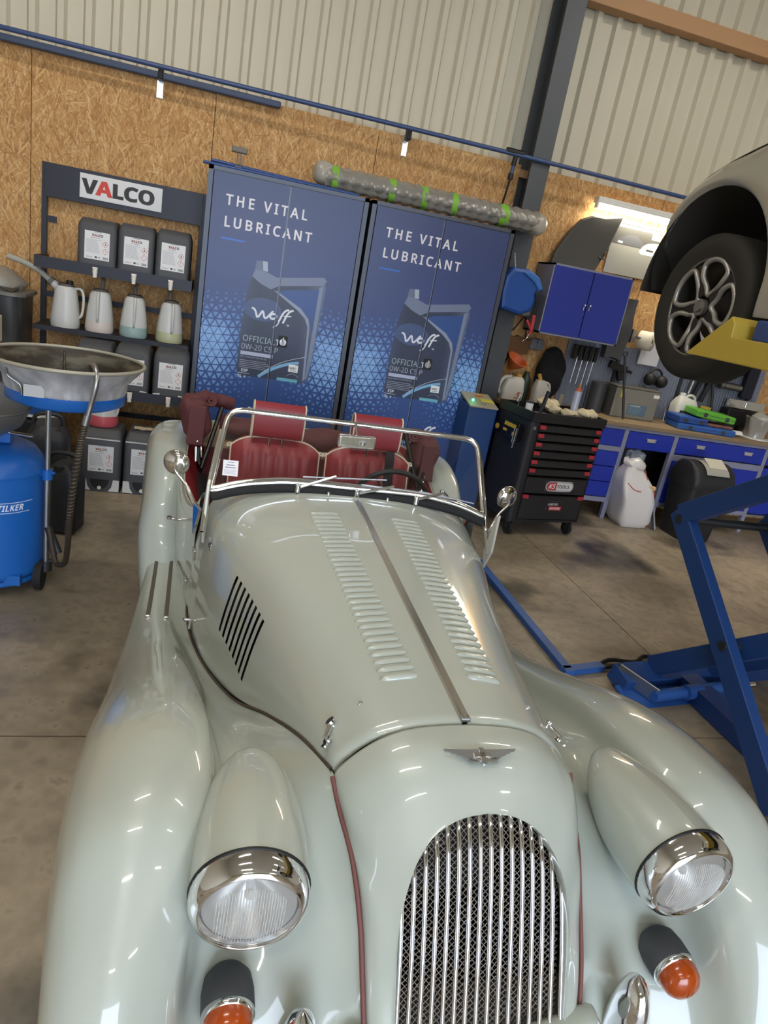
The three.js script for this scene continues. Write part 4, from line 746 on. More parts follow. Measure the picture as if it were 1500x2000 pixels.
  wolf(px(.41), py(1.345), .93, '#dfe3ee');
  g.fillStyle = '#9fb6b8'; g.font = '58px sans-serif'; g.fillText('OFFICIAL', px(.212), py(1.128)); g.fillStyle = '#e6e8ee'; g.font = 'bold 56px sans-serif'; g.fillText('TE', px(.462), py(1.13)); g.fillStyle = '#aab1bd'; g.font = '52px sans-serif'; g.fillText('0W-20 C5 P', px(.208), py(1.068));
  g.fillStyle = '#b5bed8'; g.fillRect(px(.208), py(1.052), .245 * S, 26); g.fillStyle = '#b6bccb'; g.font = '15px sans-serif'; g.fillText('FULL SYNTHETIC MOTOR OIL', px(.208), py(1.005)); for (let k = 0; k < 5; k++) g.fillRect(px(.208), py(.985 - k * .0135), (.2 + (k % 3) * .02) * S, 3);
  g.font = 'bold 30px sans-serif'; g.fillStyle = '#dfe3ee'; g.fillText('ESP', px(.225), py(.895)); g.fillRect(px(.2), py(.885), 90, 3); g.font = 'bold 26px sans-serif'; g.fillText('5L', px(.205), py(.845 + .005)); g.fillText('e', px(.25), py(.845 + .005));
  g.strokeStyle = '#7fb4dc'; g.lineWidth = 22; g.beginPath(); g.moveTo(px(.36), py(.872)); g.bezierCurveTo(px(.45), py(.95), px(.55), py(1.0), px(.66), py(1.02)); g.stroke(); g.strokeStyle = '#dcecf8'; g.lineWidth = 3; g.beginPath(); g.moveTo(px(.38), py(.90)); g.bezierCurveTo(px(.47), py(.985), px(.56), py(1.03), px(.70), py(1.07)); g.stroke();
  g.fillStyle = '#eef0f2'; g.fillRect(px(.585), py(1.0), .075 * S, .058 * S); g.fillStyle = '#555b66'; g.font = 'bold 24px sans-serif'; g.fillText('WRC', px(.592), py(.963)); g.fillRect(px(.6), py(.955), 44, 3);
  g.fillStyle = '#6db7cc'; g.fillRect(px(.505), py(.888), .16 * S, .024 * S); g.strokeStyle = '#b4bccb'; g.lineWidth = 2.5; g.beginPath(); g.moveTo(px(.575), py(.905)); g.bezierCurveTo(px(.60), py(.935), px(.645), py(.935), px(.67), py(.905)); g.stroke();
  // headline
  g.fillStyle = '#e4e0e6'; g.font = '88px sans-serif'; const sp = (t, x, y, k) => { let q = x; for (const ch of t) { g.fillText(ch, q, y); g.lineWidth = 4; g.strokeStyle = g.fillStyle; g.strokeText(ch, q, y); q += g.measureText(ch).width + k; } };
  sp('THE VITAL', px(-.002), py(2.052), 19); sp('LUBRICANT', px(-.005), py(1.906), 18);
  g.fillStyle = '#2f6fd0'; g.fillRect(px(-.01), py(1.832), .165 * S, 11);
  // foot of the poster
  wolf(px(.50), py(.58), 1.15, '#e3e6f2'); g.fillStyle = '#dfe2ee'; g.font = '36px sans-serif'; g.fillText('LUBRICANTS', px(.40), py(.49)); g.font = '40px sans-serif'; g.fillText('THE VITAL LUBRICANT', px(.27), py(.40));
  return c;
})();
{
  const tex = ctex(posterCanvas), print = std(0xffffff, .38, 0, { map: tex }), frame = std(0x4e525c, .4, .4);
  const cabinet = (x0, label) => {
    const t = thing('storage_cabinet', label, 'cabinet', [x0 + .577, 0, -5.68], 0, 'blue poster cabinets'), w = 1.156, h = 2.285, d = .50;
    mesh('body', [box(w, .03, d, 0, h - .015, 0), box(.022, h, d, -w / 2 + .011, h / 2, 0), box(.022, h, d, w / 2 - .011, h / 2, 0), box(w, .08, d, 0, .04, 0), box(w, h, .01, 0, h / 2, -d / 2 + .006)], frame, t);
    mesh('face_frame', [box(w, .026, .022, 0, h - .013, d / 2), box(.034, h, .022, -w / 2 + .017, h / 2, d / 2), box(.034, h, .022, w / 2 - .017, h / 2, d / 2), box(w, .09, .022, 0, .045, d / 2)], frame, t);
    for (const s of [-1, 1]) {
      const dw = .538, dx = s * (.5395 / 2 + .0012), g = box(dw - .004, 2.155, .02, dx, .095 + 2.155 / 2 + .003, d / 2 + .006);
      const p = g.attributes.position, uv = g.attributes.uv; for (let i = 0; i < p.count; i++) { const X = p.getX(i) + .441, Y = p.getY(i); uv.setXY(i, (X + .10) / 1.082, 1 - (2.262 - Y) / 2.164); }
      const door = mesh('door', g, print, t);
      if (s > 0) {
        mesh('lock_plate', rbox(.07, .085, .006, .003, .075, 1.165, d / 2 + .019), M.black, door);
        mesh('turn_handle', [cyl(.026, .012, 0, 0, 0, 24).rotateX(Math.PI / 2).translate(.075, 1.16, d / 2 + .027), rbox(.016, .062, .02, .006, .075, 1.168, d / 2 + .038)], M.chromeSoft, door);
      }
      mesh('door_edge', box(.005, 2.155, .022, s > 0 ? .003 : -.003, .095 + 2.155 / 2, d / 2 + .0065), s > 0 ? M.blackGloss : std(0x7d8496, .45, .4), t);
    }
    return t;
  };
  cabinet(-.136, 'blue poster cabinet of two doors, next to the oil rack');
  cabinet(1.046, 'blue poster cabinet of two doors, next to the dark column');
  // pipes lying on the cabinets
  const pipe = std(0x2c4a86, .4);
  one('blue_pipe', 'short blue pipe lying along the front of the cabinet top', 'pipe', rod([-.18, 2.297, -5.47], [.9, 2.297, -5.47], .011), pipe);
  one('blue_pipe', 'blue pipe lying behind the front one on the cabinet top', 'pipe', rod([-.125, 2.322, -5.50], [.95, 2.297, -5.50], .011), pipe);
  const br = thing('clamp_bracket', 'grey clamp bracket standing on the blue pipes', 'bracket', [.06, 2.285, -5.49]);
  mesh('head', rbox(.11, .04, .035, .01, 0, .135, 0), std(0x76736a, .6), br); for (const x of [-.012, .012]) mesh('leg', box(.007, .12, .012, x, .06, 0), M.darkSteel, br); mesh('grip', rbox(.05, .03, .05, .004, 0, .02, 0), M.darkSteel, br);
  // film-wrapped roll with green tape
  const ro = thing('wrapped_roll', 'long roll wrapped in clear film with green tape on top of the cabinets', 'roll', [1.56, 2.39, -5.60]);
  const rg = new THREE.CylinderGeometry(.08, .08, 1.74, 48, 110).rotateZ(Math.PI / 2); mesh('film', wobble(rg, .0055, 62), phy(0xcfcac0, .14, { transmission: .62, thickness: 0, clearcoat: .6 }), ro);
  mesh('core', cyl(.064, 1.7, 0, 0, 0, 32).rotateZ(Math.PI / 2), std(0x3f3c37, .6), ro);
  for (const s of [-1, 1]) mesh('end_bulge', wobble(new THREE.SphereGeometry(.088, 24, 16).scale(.95, 1.02, 1).translate(s * .88, s > 0 ? -.01 : .015, 0), .006, 30), phy(0xc6c1b6, .25, { transmission: .35, thickness: 0 }), ro);
  for (const x of [-.80, -.36, -.10, .15, .57]) mesh('tape_band', wobble(new THREE.CylinderGeometry(.0835, .0835, x > .5 ? .08 : .05, 36, 3, true).rotateZ(Math.PI / 2 + .06).translate(x, 0, 0), .003, 40), std(0x7fb93c, .5), ro);
}
// ---------------------------------------------------------------- pipe run along the wall
{
  const pm = std(0x3a4f7c, .4);
  const run = thing('air_pipe', 'blue compressed air pipe running along the top of the board wall', 'pipe', [2.2, 2.85, -5.72]);
  mesh('pipe_run', rod([-6.9, .022, -.15], [.1, .012, -.01], .0165, 14), pm, run); mesh('pipe_run', rod([.1, .012, -.01], [6.8, -.02, -.01], .0165, 14), pm, run);
  mesh('tee', [rod([-.09, .026, -.02], [.06, .026, -.02], .026, 14), rod([0, .02, -.02], [-.01, -.07, -.02], .02, 12), cyl(.022, .045, -.012, -.15, -.02, 12)], M.black, run);
  mesh('drop', [rod([-.005, -.06, -.02], [-.012, -.14, -.02], .014, 10)], pm, run);
  mesh('drop_hose', tube([[-.012, -.16, -.02], [-.02, -.25, -.02], [-.03, -.40, -.04], [-.035, -.54, -.06]], .009, 30, 8), M.rubber, run);
  one('cable_duct', 'thick blue grey duct under the left end of the air pipe', 'duct', rbox(4.9, .046, .05, .012, -2.12, 2.832, -5.915), std(0x46536f, .5));
  for (const [x, y] of [[-.535, 2.80], [1.33, 2.80]]) {
    const b = thing('pipe_clip', x < 0 ? 'steel clip under the pipe above the oil rack' : 'steel clip under the pipe above the cabinets', 'clip', [x, y, -5.945], 0, 'pipe clips');
    mesh('strip', rbox(.045, .15, .004, .001, 0, -.03, .004), M.chromeSoft, b); mesh('saddle', [rbox(.034, .085, .09, .006, .004, .045, .05)], M.black, b); mesh('bolt', cyl(.009, .01, 0, 0, 0, 10).rotateX(Math.PI / 2).translate(0, .005, .01), M.steel, b);
  }
}

// ---------------------------------------------------------------- workbench along the right wall
const benchBlue = std(0x1f35a8, .4), benchGrey = std(0x8d8fa6, .5), woodTop = (() => { const [c, g] = canvas(512, 128); g.fillStyle = '#8f7a5e'; g.fillRect(0, 0, 512, 128); for (let k = 0; k < 900; k++) { g.fillStyle = ['#a58d6c', '#7c6649', '#b49b78', '#6d5a45'][k % 4]; g.globalAlpha = rr(.1, .4); g.fillRect(rnd() * 512, rnd() * 128, rr(20, 140), rr(1, 3)); } return std(0xffffff, .65, 0, { map: ctex(c, [2, 1]) }); })();
{
  const b = thing('workbench', 'blue drawer workbench with grey frame and wooden top along the right wall', 'workbench', [4.2, 0, -5.66]), X = (x) => x - 4.2, F = .26;   // F: front plane of the drawers
  mesh('worktop', rbox(3.6, .036, .56, .004, X(4.3), .906, .0), woodTop, b);
  for (const x of [2.53, 3.68, 4.21, 5.25, 6.05]) { mesh('leg', box(.042, .885, .04, X(x), .4425, F - .02), benchGrey, b); mesh('leg', box(.042, .885, .04, X(x), .4425, -.25), benchGrey, b); }
  mesh('top_rail', box(3.56, .028, .035, X(4.29), .873, F - .02), benchGrey, b);
  const drawer = (x0, x1, y0, y1, handles) => { const d = mesh('drawer', rbox(x1 - x0, y1 - y0, .45, .004, X((x0 + x1) / 2), (y0 + y1) / 2, F - .225 + .004), benchBlue, b); for (const h of handles) { const hx = X(h); mesh('handle', [rbox(.085, .026, .016, .004, hx, (y0 + y1) / 2 + .012, F + .014), box(.1, .006, .02, hx, (y0 + y1) / 2 + .028, F + .008)], std(0xc9c4c4, .35, .4), d); } };
  drawer(3.36, 3.655, .70, .855, []); for (let k = 0; k < 3; k++) drawer(3.36, 3.655, .215 + k * .147, .355 + k * .147, []);
  mesh('bay_rail', box(1.13, .045, .03, X(3.1), .675, F - .016), benchGrey, b); mesh('bay_rail', box(1.13, .045, .03, X(3.1), .185, F - .016), benchGrey, b);
  for (let k = 0; k < 1; k++) drawer(2.58, 3.34, .22, .855, [2.96]);
  drawer(3.705, 4.185, .70, .855, [3.944]); drawer(4.235, 5.225, .705, .855, [4.483, 5.029]);
  mesh('bay_rail', box(1.02, .058, .03, X(4.73), .665, F - .016), benchGrey, b); mesh('bay_rail', box(1.02, .04, .03, X(4.73), .195, F - .016), benchGrey, b);
  mesh('divider', box(.024, .43, .03, X(4.71), .43, F - .016), benchGrey, b);
  mesh('cupboard_door', rbox(.46, .43, .02, .004, X(4.465), .43, F - .012), benchBlue, b); mesh('cupboard_door', rbox(.50, .43, .02, .004, X(4.975), .43, F - .012), benchBlue, b);
  drawer(5.275, 6.025, .705, .855, [5.65]); mesh('cupboard_door', rbox(.74, .47, .02, .004, X(5.65), .44, F - .012), benchBlue, b);
  mesh('back_panel', box(3.56, .7, .01, X(4.29), .5, -.268), std(0x3a3c48, .7), b);
  mesh('bottom_shelf', box(1.9, .012, .46, X(5.15), .178, .0), benchGrey, b);
}
// wall cabinets
{
  const wc = (label, x0, x1, y0, y1, knobs) => {
    const t = thing('wall_cabinet', label, 'cabinet', [(x0 + x1) / 2, y0, -5.78], 0, 'blue wall cabinets'), w = x1 - x0, h = y1 - y0;
    mesh('carcass', [box(w, .016, .33, 0, .008, 0), box(w, .016, .33, 0, h - .008, 0), box(.016, h, .33, -w / 2 + .008, h / 2, 0), box(.016, h, .33, w / 2 - .008, h / 2, 0), box(w, h, .01, 0, h / 2, -.16)], std(0x8e92a8, .45, .2), t);
    for (const s of [-1, 1]) { const d = mesh('door', rbox(w / 2 - .016, h - .03, .018, .003, s * (w / 4 - .004), h / 2, .163), std(0x2a3a9e, .38), t); if (knobs) mesh('knob', [sph(.011, s * .026, h * .5, .19, 14), cyl(.006, .02, 0, 0, 0, 10).rotateX(Math.PI / 2).translate(s * .026, h * .5, .178), rod([s * .026, h * .485, .178], [s * .026, h * .43, .178], .004)], M.chrome, d); }
  };
  wc('blue two door wall cabinet with small chrome knobs, below the car panel', 2.69, 3.46, 1.55, 2.13, true);
  wc('blue wall cabinet mostly hidden behind the lifted wheel', 4.45, 5.08, 1.575, 2.15, true);
  // dark car panel and calendar standing above the cabinet
  const pn = [[2.78, 2.135], [2.80, 2.24], [2.88, 2.40], [2.97, 2.52], [3.06, 2.565], [3.18, 2.57], [3.30, 2.60], [3.335, 2.61], [3.27, 2.36], [3.19, 2.135]];
  const cp = thing('car_panel', 'dark grey car body panel leaning on the wall above the blue cabinet', 'car panel', [3.05, 2.13, -5.90]);
  mesh('skin', extrude(pn.map(([x, y]) => [x - 3.05, y - 2.13]), .035, .012), std(0x4a4946, .4), cp);
  mesh('mount_clip', [rod([.17, .1, .05], [.2, .17, .06], .006), rod([.15, .13, .05], [.22, .12, .06], .006)], M.black, cp);
  const [c, g] = canvas(256, 320); g.fillStyle = '#a9a79f'; g.fillRect(0, 0, 256, 320); g.fillStyle = '#4c4b48'; g.fillRect(0, 34, 256, 120); g.fillStyle = '#8f8e88'; g.fillRect(0, 140, 256, 180); g.fillStyle = '#d9d6cc'; g.fillRect(0, 0, 256, 32); g.fillStyle = '#55565c'; g.beginPath(); g.moveTo(20, 132); g.bezierCurveTo(30, 96, 60, 92, 80, 74); g.lineTo(130, 70); g.lineTo(165, 100); g.lineTo(190, 134); g.closePath(); g.fill(); g.fillStyle = '#dcdcd8'; g.fillRect(36, 118, 26, 12); g.beginPath(); g.moveTo(160, 160); g.bezierCurveTo(170, 110, 200, 90, 256, 92); g.lineTo(256, 170); g.lineTo(175, 172); g.closePath(); g.fill(); g.fillStyle = '#3a3b40'; g.fillRect(196, 136, 40, 12); g.fillStyle = '#9fb2cf'; g.fillRect(210, 40, 46, 34);
  const cal = thing('wall_calendar', 'wall calendar with a photo of two cars under the tube lamp', 'calendar', [3.56, 2.16, -5.93]);
  mesh('sheet', box(.48, .44, .006, 0, .22, 0), std(0xffffff, .5, 0, { map: ctex(c) }), cal); mesh('top_strip', box(.48, .02, .012, 0, .43, .002), M.steel, cal);
}
// grey slotted tool board with tools
{
  const pb = thing('tool_board', 'grey ribbed metal tool board on the wall behind the workbench', 'tool board', [4.3, .93, -5.935]);
  const rows = []; const pts = []; for (let k = 0; k <= 74; k++) { const x = -1.12 + k * .03; pts.push([x - .011, 0], [x - .004, .006], [x + .004, .006], [x + .011, 0]); }
  mesh('ribbed_sheet', toCreasedNormals(grid([0.0, .62].map((y) => pts.map(([x, d]) => [x, y, d]))), .3), std(0x7d8394, .5, .3), pb);
  for (const x of [-.58, .155, .98]) mesh('upright', box(.035, .64, .02, x, .32, .012), std(0x2c2e36, .5), pb);
  const steelD = std(0x3b3d42, .45, .5), z = -5.888;
  const tool = (name, label, cat, geo, mat) => one(name, label, cat, geo, mat, 'tools on the board');
  tool('grease_gun', 'steel grease gun with a bright barrel on the tool board', 'tool', [cyl(.035, .2, 0, 0, 0, 20).rotateZ(Math.PI / 2 - .04).translate(5.0, 1.355, z + .03), cyl(.04, .04, 0, 0, 0, 20).rotateZ(Math.PI / 2).translate(4.87, 1.36, z + .03)], M.steel);
  tool('air_gun', 'black air gun with a dangling hose left of the grease gun', 'tool', [bar([4.60, 1.37, z], [4.84, 1.37, z], .04, .04), bar([4.66, 1.37, z], [4.62, 1.22, z], .03, .04), bar([4.76, 1.37, z], [4.72, 1.16, z], .03, .04), tube([[4.8, 1.35, z], [4.83, 1.2, z + .02], [4.85, 1.08, z + .03]], .014, 16, 8)], steelD);
  tool('chrome_wrench', 'light steel wrench hanging left of the black air gun', 'tool', [rod([4.565, 1.36, z + .01], [4.545, 1.22, z + .01], .016)], M.steel);
  tool('ear_muffs', 'pair of dark ear muffs hanging on the board under the white sheet', 'ear muffs', [sph(.06, 4.06, 1.30, z + .04, 18), sph(.06, 4.19, 1.29, z + .04, 18), tor(.07, .01, 4.125, 1.33, z + .02, 24, 8)], M.black);
  tool('pry_bar', 'long black bar with a ring end leaning in front of the tool board', 'bar', [rod([3.70, .93, -5.55], [3.60, 1.48, -5.645], .012), tor(.022, .007, 3.597, 1.50, -5.648, 20, 8)], steelD);
  tool('spirit_level', 'aluminium spirit level on the wall above the wrapped pot', 'level', [box(.46, .012, .04, 5.23, 1.235, z + .03), box(.46, .012, .04, 5.23, 1.165, z + .03), box(.46, .07, .008, 5.23, 1.2, z + .03), cyl(.02, .05, 5.23, 1.2, z + .03, 16), box(.06, .05, .05, 5.05, 1.2, z + .03)], M.chromeSoft);
  tool('dark_shelf', 'dark wall shelf under the spirit level', 'shelf', [rbox(.5, .16, .12, .01, 5.24, 1.07, z + .05)], M.black);
  tool('black_pouch', 'tall black tool pouch beside the grease gun', 'pouch', rbox(.13, .38, .06, .02, 5.20, 1.445, z + .02), std(0x1c1f2c, .7));
  tool('cordless_drill', 'dark cordless drill hanging under the white paper roll', 'drill', [bar([3.62, 1.38, z], [3.80, 1.34, z], .05, .07), bar([3.73, 1.36, z], [3.77, 1.24, z], .04, .05), rod([3.8, 1.34, z], [3.87, 1.33, z], .015)], M.black);
  tool('torch_handle', 'thin dark torch hanging right of the lifted tyre', 'torch', rod([4.86, 1.50, z], [5.10, 1.49, z], .022), M.black);
  for (let k = 0; k < 5; k++) tool('file_holder', `black tool sleeve, ${['first', 'second', 'third', 'fourth', 'fifth'][k]} from the left under the blue wall cabinet`, 'sleeve', rbox(.034, .135, .03, .006, 3.215 + k * .055, 1.435, -5.86), M.black);
  for (let k = 0; k < 4; k++) tool('steel_rod', `thin steel rod, ${['first', 'second', 'third', 'fourth'][k]} from the left above the spray can`, 'rod', rod([3.255 + k * .058, 1.40, -5.86], [3.245 + k * .058, 1.15, -5.86], .0045), M.chromeSoft);
  const rollMat = std(0xd8d2c0, .8), rl = thing('paper_roll', 'white paper roll on a wall holder beside the blue wall cabinet', 'paper roll', [3.86, 1.64, -5.79]);
  mesh('paper', lathe([[.02, -.06], [.085, -.06], [.085, .06], [.02, .06]], 30).rotateX(Math.PI / 2).rotateY(.7), rollMat, rl); mesh('holder', [rod([-.12, .02, .02], [.03, .01, .02], .014), box(.04, .12, .05, -.12, .02, -.05)], M.steel, rl);
  one('dark_sack', 'dark grey sack hanging right of the blue wall cabinet', 'sack', wobble(new THREE.BoxGeometry(.2, .54, .08, 10, 20, 5), .009, 18).translate(3.60, 1.70, -5.87), std(0x4a4b4e, .8));
  one('white_sheet', 'blank white sheet hanging on the wall beside the lifted tyre', 'sheet', rbox(.215, .29, .005, .002, 4.005, 1.565, -5.88), std(0xd6d6dc, .7));
}
// on the bench
{
  const Y = .925, bx = thing('steel_cleaner', 'grey metal cleaning box with a blue label on the workbench', 'machine', [3.87, Y, -5.78]);
  mesh('housing', rbox(.47, .275, .2, .008, 0, .1375, 0), std(0x8f8d86, .45, .3), bx); mesh('lid', rbox(.48, .014, .21, .004, 0, .282, 0), std(0x76756f, .45, .3), bx);
  mesh('side_panel', box(.004, .27, .2, -.237, .137, 0), std(0x5d5c58, .5), bx);
  const [c, g] = canvas(256, 128); g.fillStyle = '#5b7488'; g.fillRect(0, 0, 256, 128); g.fillStyle = '#c9d2da'; g.fillRect(16, 12, 150, 10); g.fillStyle = '#7d93a6'; for (let k = 0; k < 6; k++) g.fillRect(16, 34 + k * 14, 200 - k * 12, 5);
  mesh('blue_label', box(.2, .1, .003, .03, .085, .102), std(0xffffff, .5, 0, { map: ctex(c) }), bx); mesh('yellow_tag', box(.04, .075, .003, -.16, .225, .102), std(0xd9c95a, .6), bx); mesh('white_tag', box(.06, .032, .003, .2, .235, .102), M.paper, bx);
  mesh('cable', tube([[.24, .22, 0], [.32, .21, .02], [.38, .13, .03], [.39, .01, .04]], .007, 24, 8), M.steel, bx);
  const cs = (name, label, pos, w, h, d, turn, mat, tilt = 0, clips = true) => { const t = thing(name, label, 'case', pos, turn, 'plastic tool cases on the bench'); t.rotation.z = tilt; mesh('shell', rbox(w, h, d, .014, 0, h / 2, 0), mat, t); mesh('seam', box(w * .99, .004, .004, 0, h * .52, d / 2), M.greyPlastic, t); if (clips) for (const x of [-.28, .28]) mesh('latch', rbox(.035, h * .6, .008, .003, x * w, h * .5, d / 2 + .002), M.greyPlastic, t); return t; };
  const cb = std(0x2f63b5, .45), cb2 = std(0x2b4f9f, .45), cg = std(0x63b53a, .45), cr = std(0x8a5d55, .6);
  cs('blue_case', 'long light blue tool case lying at the bottom of the stack', [4.56, Y, -5.58], .60, .058, .26, -.12, cb); cs('blue_case', 'dark blue tool case lying under the green case', [4.40, Y + .059, -5.60], .30, .062, .25, -.05, cb2);
  cs('brown_case', 'flat brown case between the green case and the light blue one', [4.70, Y + .059, -5.57], .27, .03, .22, -.16, cr, 0, false); cs('green_case', 'bright green tool case on top of the stack', [4.64, Y + .122, -5.60], .40, .068, .25, -.16, cg, -.06);
  const wcan = thing('white_can', 'white plastic can with a dark label behind the blue cases', 'can', [4.51, Y, -5.832]);
  mesh('body', rings([[.12, .075, 0, 0, 0, .4], [.125, .08, .18, 0, 0, .4], [.1, .06, .24, 0, 0, .5], [.03, .03, .27, -.05, 0, .8]]), std(0xd2d0c8, .5), wcan); mesh('cap', cyl(.028, .03, -.05, .285, 0, 18), M.white, wcan); mesh('handle', tube([[-.02, .25, 0], [.03, .285, 0], [.09, .27, 0], [.1, .22, 0]], .013, 20, 8), std(0xd2d0c8, .5), wcan); mesh('dark_label', box(.12, .1, .003, -.03, .09, .082), std(0x33302f, .6), wcan); mesh('orange_spot', cyl(.018, .003, 0, 0, 0, 16).rotateX(Math.PI / 2).translate(-.04, .11, .085), std(0xc96a3c, .6), wcan);
  one('yellow_tin', 'small yellow tin beside the white can on the bench', 'tin', [cyl(.05, .19, 4.75, Y + .095, -5.82, 24), cyl(.052, .012, 4.75, Y + .196, -5.82, 24)], std(0xd0b046, .5));
  const pot = thing('wrapped_pot', 'pot wrapped in clear plastic at the right end of the bench', 'pot', [5.20, Y, -5.58]);
  mesh('wrap', wobble(new THREE.CylinderGeometry(.12, .1, .19, 28, 12).translate(0, .095, 0), .01, 30), phy(0xa09c94, .25, { clearcoat: .5 }), pot); mesh('knot', wobble(new THREE.SphereGeometry(.09, 20, 12).scale(1.2, .5, 1).translate(.03, .2, 0), .01, 34), phy(0xb5b2aa, .25, { clearcoat: .5 }), pot); mesh('tray', cyl(.14, .012, 0, .006, 0, 28), M.white, pot); mesh('tail', wobble(new THREE.BoxGeometry(.05, .2, .01, 4, 10, 2).rotateZ(.2).translate(.13, .1, .06), .005, 40), phy(0xc0bdb6, .3), pot);
  one('paper_note', 'small white note under the green case end', 'note', box(.11, .05, .002).rotateX(-.9).translate(4.95, Y + .035, -5.52), M.paper);
  // left end of the bench
  const j1 = thing('oil_jug', 'white oil jug with a big handle and an orange mark, by the dark column', 'jug', [2.64, Y, -5.78]);
  mesh('body', rings([[.10, .07, 0, 0, 0, .35], [.105, .075, .10, .0, 0, .35], [.085, .065, .19, .01, 0, .45], [.04, .04, .215, .04, 0, .7]]), std(0xc6c1b6, .5), j1); mesh('cap', cyl(.03, .024, .045, .226, 0, 18), std(0xb98f3f, .5), j1); mesh('handle', tube([[-.02, .21, .0], [-.09, .19, 0], [-.125, .09, 0], [-.10, .045, 0]], .016, 24, 10), std(0xc6c1b6, .5), j1); mesh('orange_mark', cyl(.02, .003, 0, 0, 0, 18).rotateX(Math.PI / 2).translate(.05, .07, .078), std(0xb9603f, .6), j1); mesh('print_line', box(.07, .01, .002, .045, .035, .078), std(0xb9603f, .6), j1);
  const j2 = thing('oil_jug', 'slim white oil jug with a yellow spout, in front of the black jacket', 'jug', [2.91, Y, -5.74]);
  mesh('body', rings([[.07, .06, 0, 0, 0, .45], [.075, .062, .14, 0, 0, .45], [.04, .04, .22, -.02, 0, .7]]), std(0xb9b6ad, .5), j2); mesh('spout', rod([-.02, .21, 0], [-.05, .27, 0], .018), std(0xb98f3f, .5), j2); mesh('handle', tube([[.0, .21, .0], [.07, .19, 0], [.085, .1, 0], [.065, .06, 0]], .012, 24, 10), std(0xb9b6ad, .5), j2);
  one('green_bottle', 'dark green bottle between the two white jugs', 'bottle', [cyl(.05, .19, 2.80, Y + .095, -5.865, 24), cyl(.05, .05, 2.80, Y + .215, -5.865, 24, .025), cyl(.02, .03, 2.80, Y + .25, -5.865, 16)], std(0x2f3d33, .4));
  const fu = thing('orange_funnel', 'orange plastic funnel hanging above the white oil jug', 'funnel', [2.625, 1.245, -5.80]); fu.rotation.set(.5, 0, -.25);
  mesh('cone', lathe([[.016, -.075], [.02, -.05], [.075, .01], [.095, .05], [.098, .055], [.09, .05], [.07, .012], [.014, -.048]], 36), std(0xc65d2c, .45), fu); mesh('rim', tor(.096, .004, 0, 0, 0, 36, 8).rotateX(Math.PI / 2).translate(0, .054, 0), std(0xd06a38, .45), fu);
  one('black_jacket', 'black jacket hanging on the wall under the blue wall cabinet', 'jacket', wobble(new THREE.SphereGeometry(1, 30, 26).scale(.14, .24, .07), .008, 30).translate(3.02, 1.20, -5.86), std(0x0f0f12, .95));
  one('grey_glove', 'pair of pale grey gloves hanging left of the black jacket', 'gloves', [rbox(.065, .1, .03, .012, 2.80, 1.44, -5.89), rbox(.065, .1, .03, .012, 2.87, 1.44, -5.89), rbox(.02, .07, .02, .008, 2.835, 1.42, -5.89)], std(0x6b7078, .8));
  one('leather_cloth', 'brown cloth hanging behind the orange funnel', 'cloth', wobble(new THREE.BoxGeometry(.22, .16, .03, 12, 10, 3), .01, 26).translate(2.655, 1.40, -5.885), std(0x6f4f33, .9));
  one('steel_scraper', 'flat steel scraper standing below the black jacket', 'scraper', [rbox(.04, .13, .006, .002, 3.09, .995, -5.66), cyl(.006, .02, 3.09, Y + .008, -5.66, 8)], M.chromeSoft);
  one('dark_canister', 'dark round canister on the bench beside the grey cleaning box', 'canister', [cyl(.075, .27, 3.52, Y + .135, -5.80, 28), cyl(.077, .02, 3.52, Y + .27, -5.80, 28)], std(0x46474b, .5, .3));
}
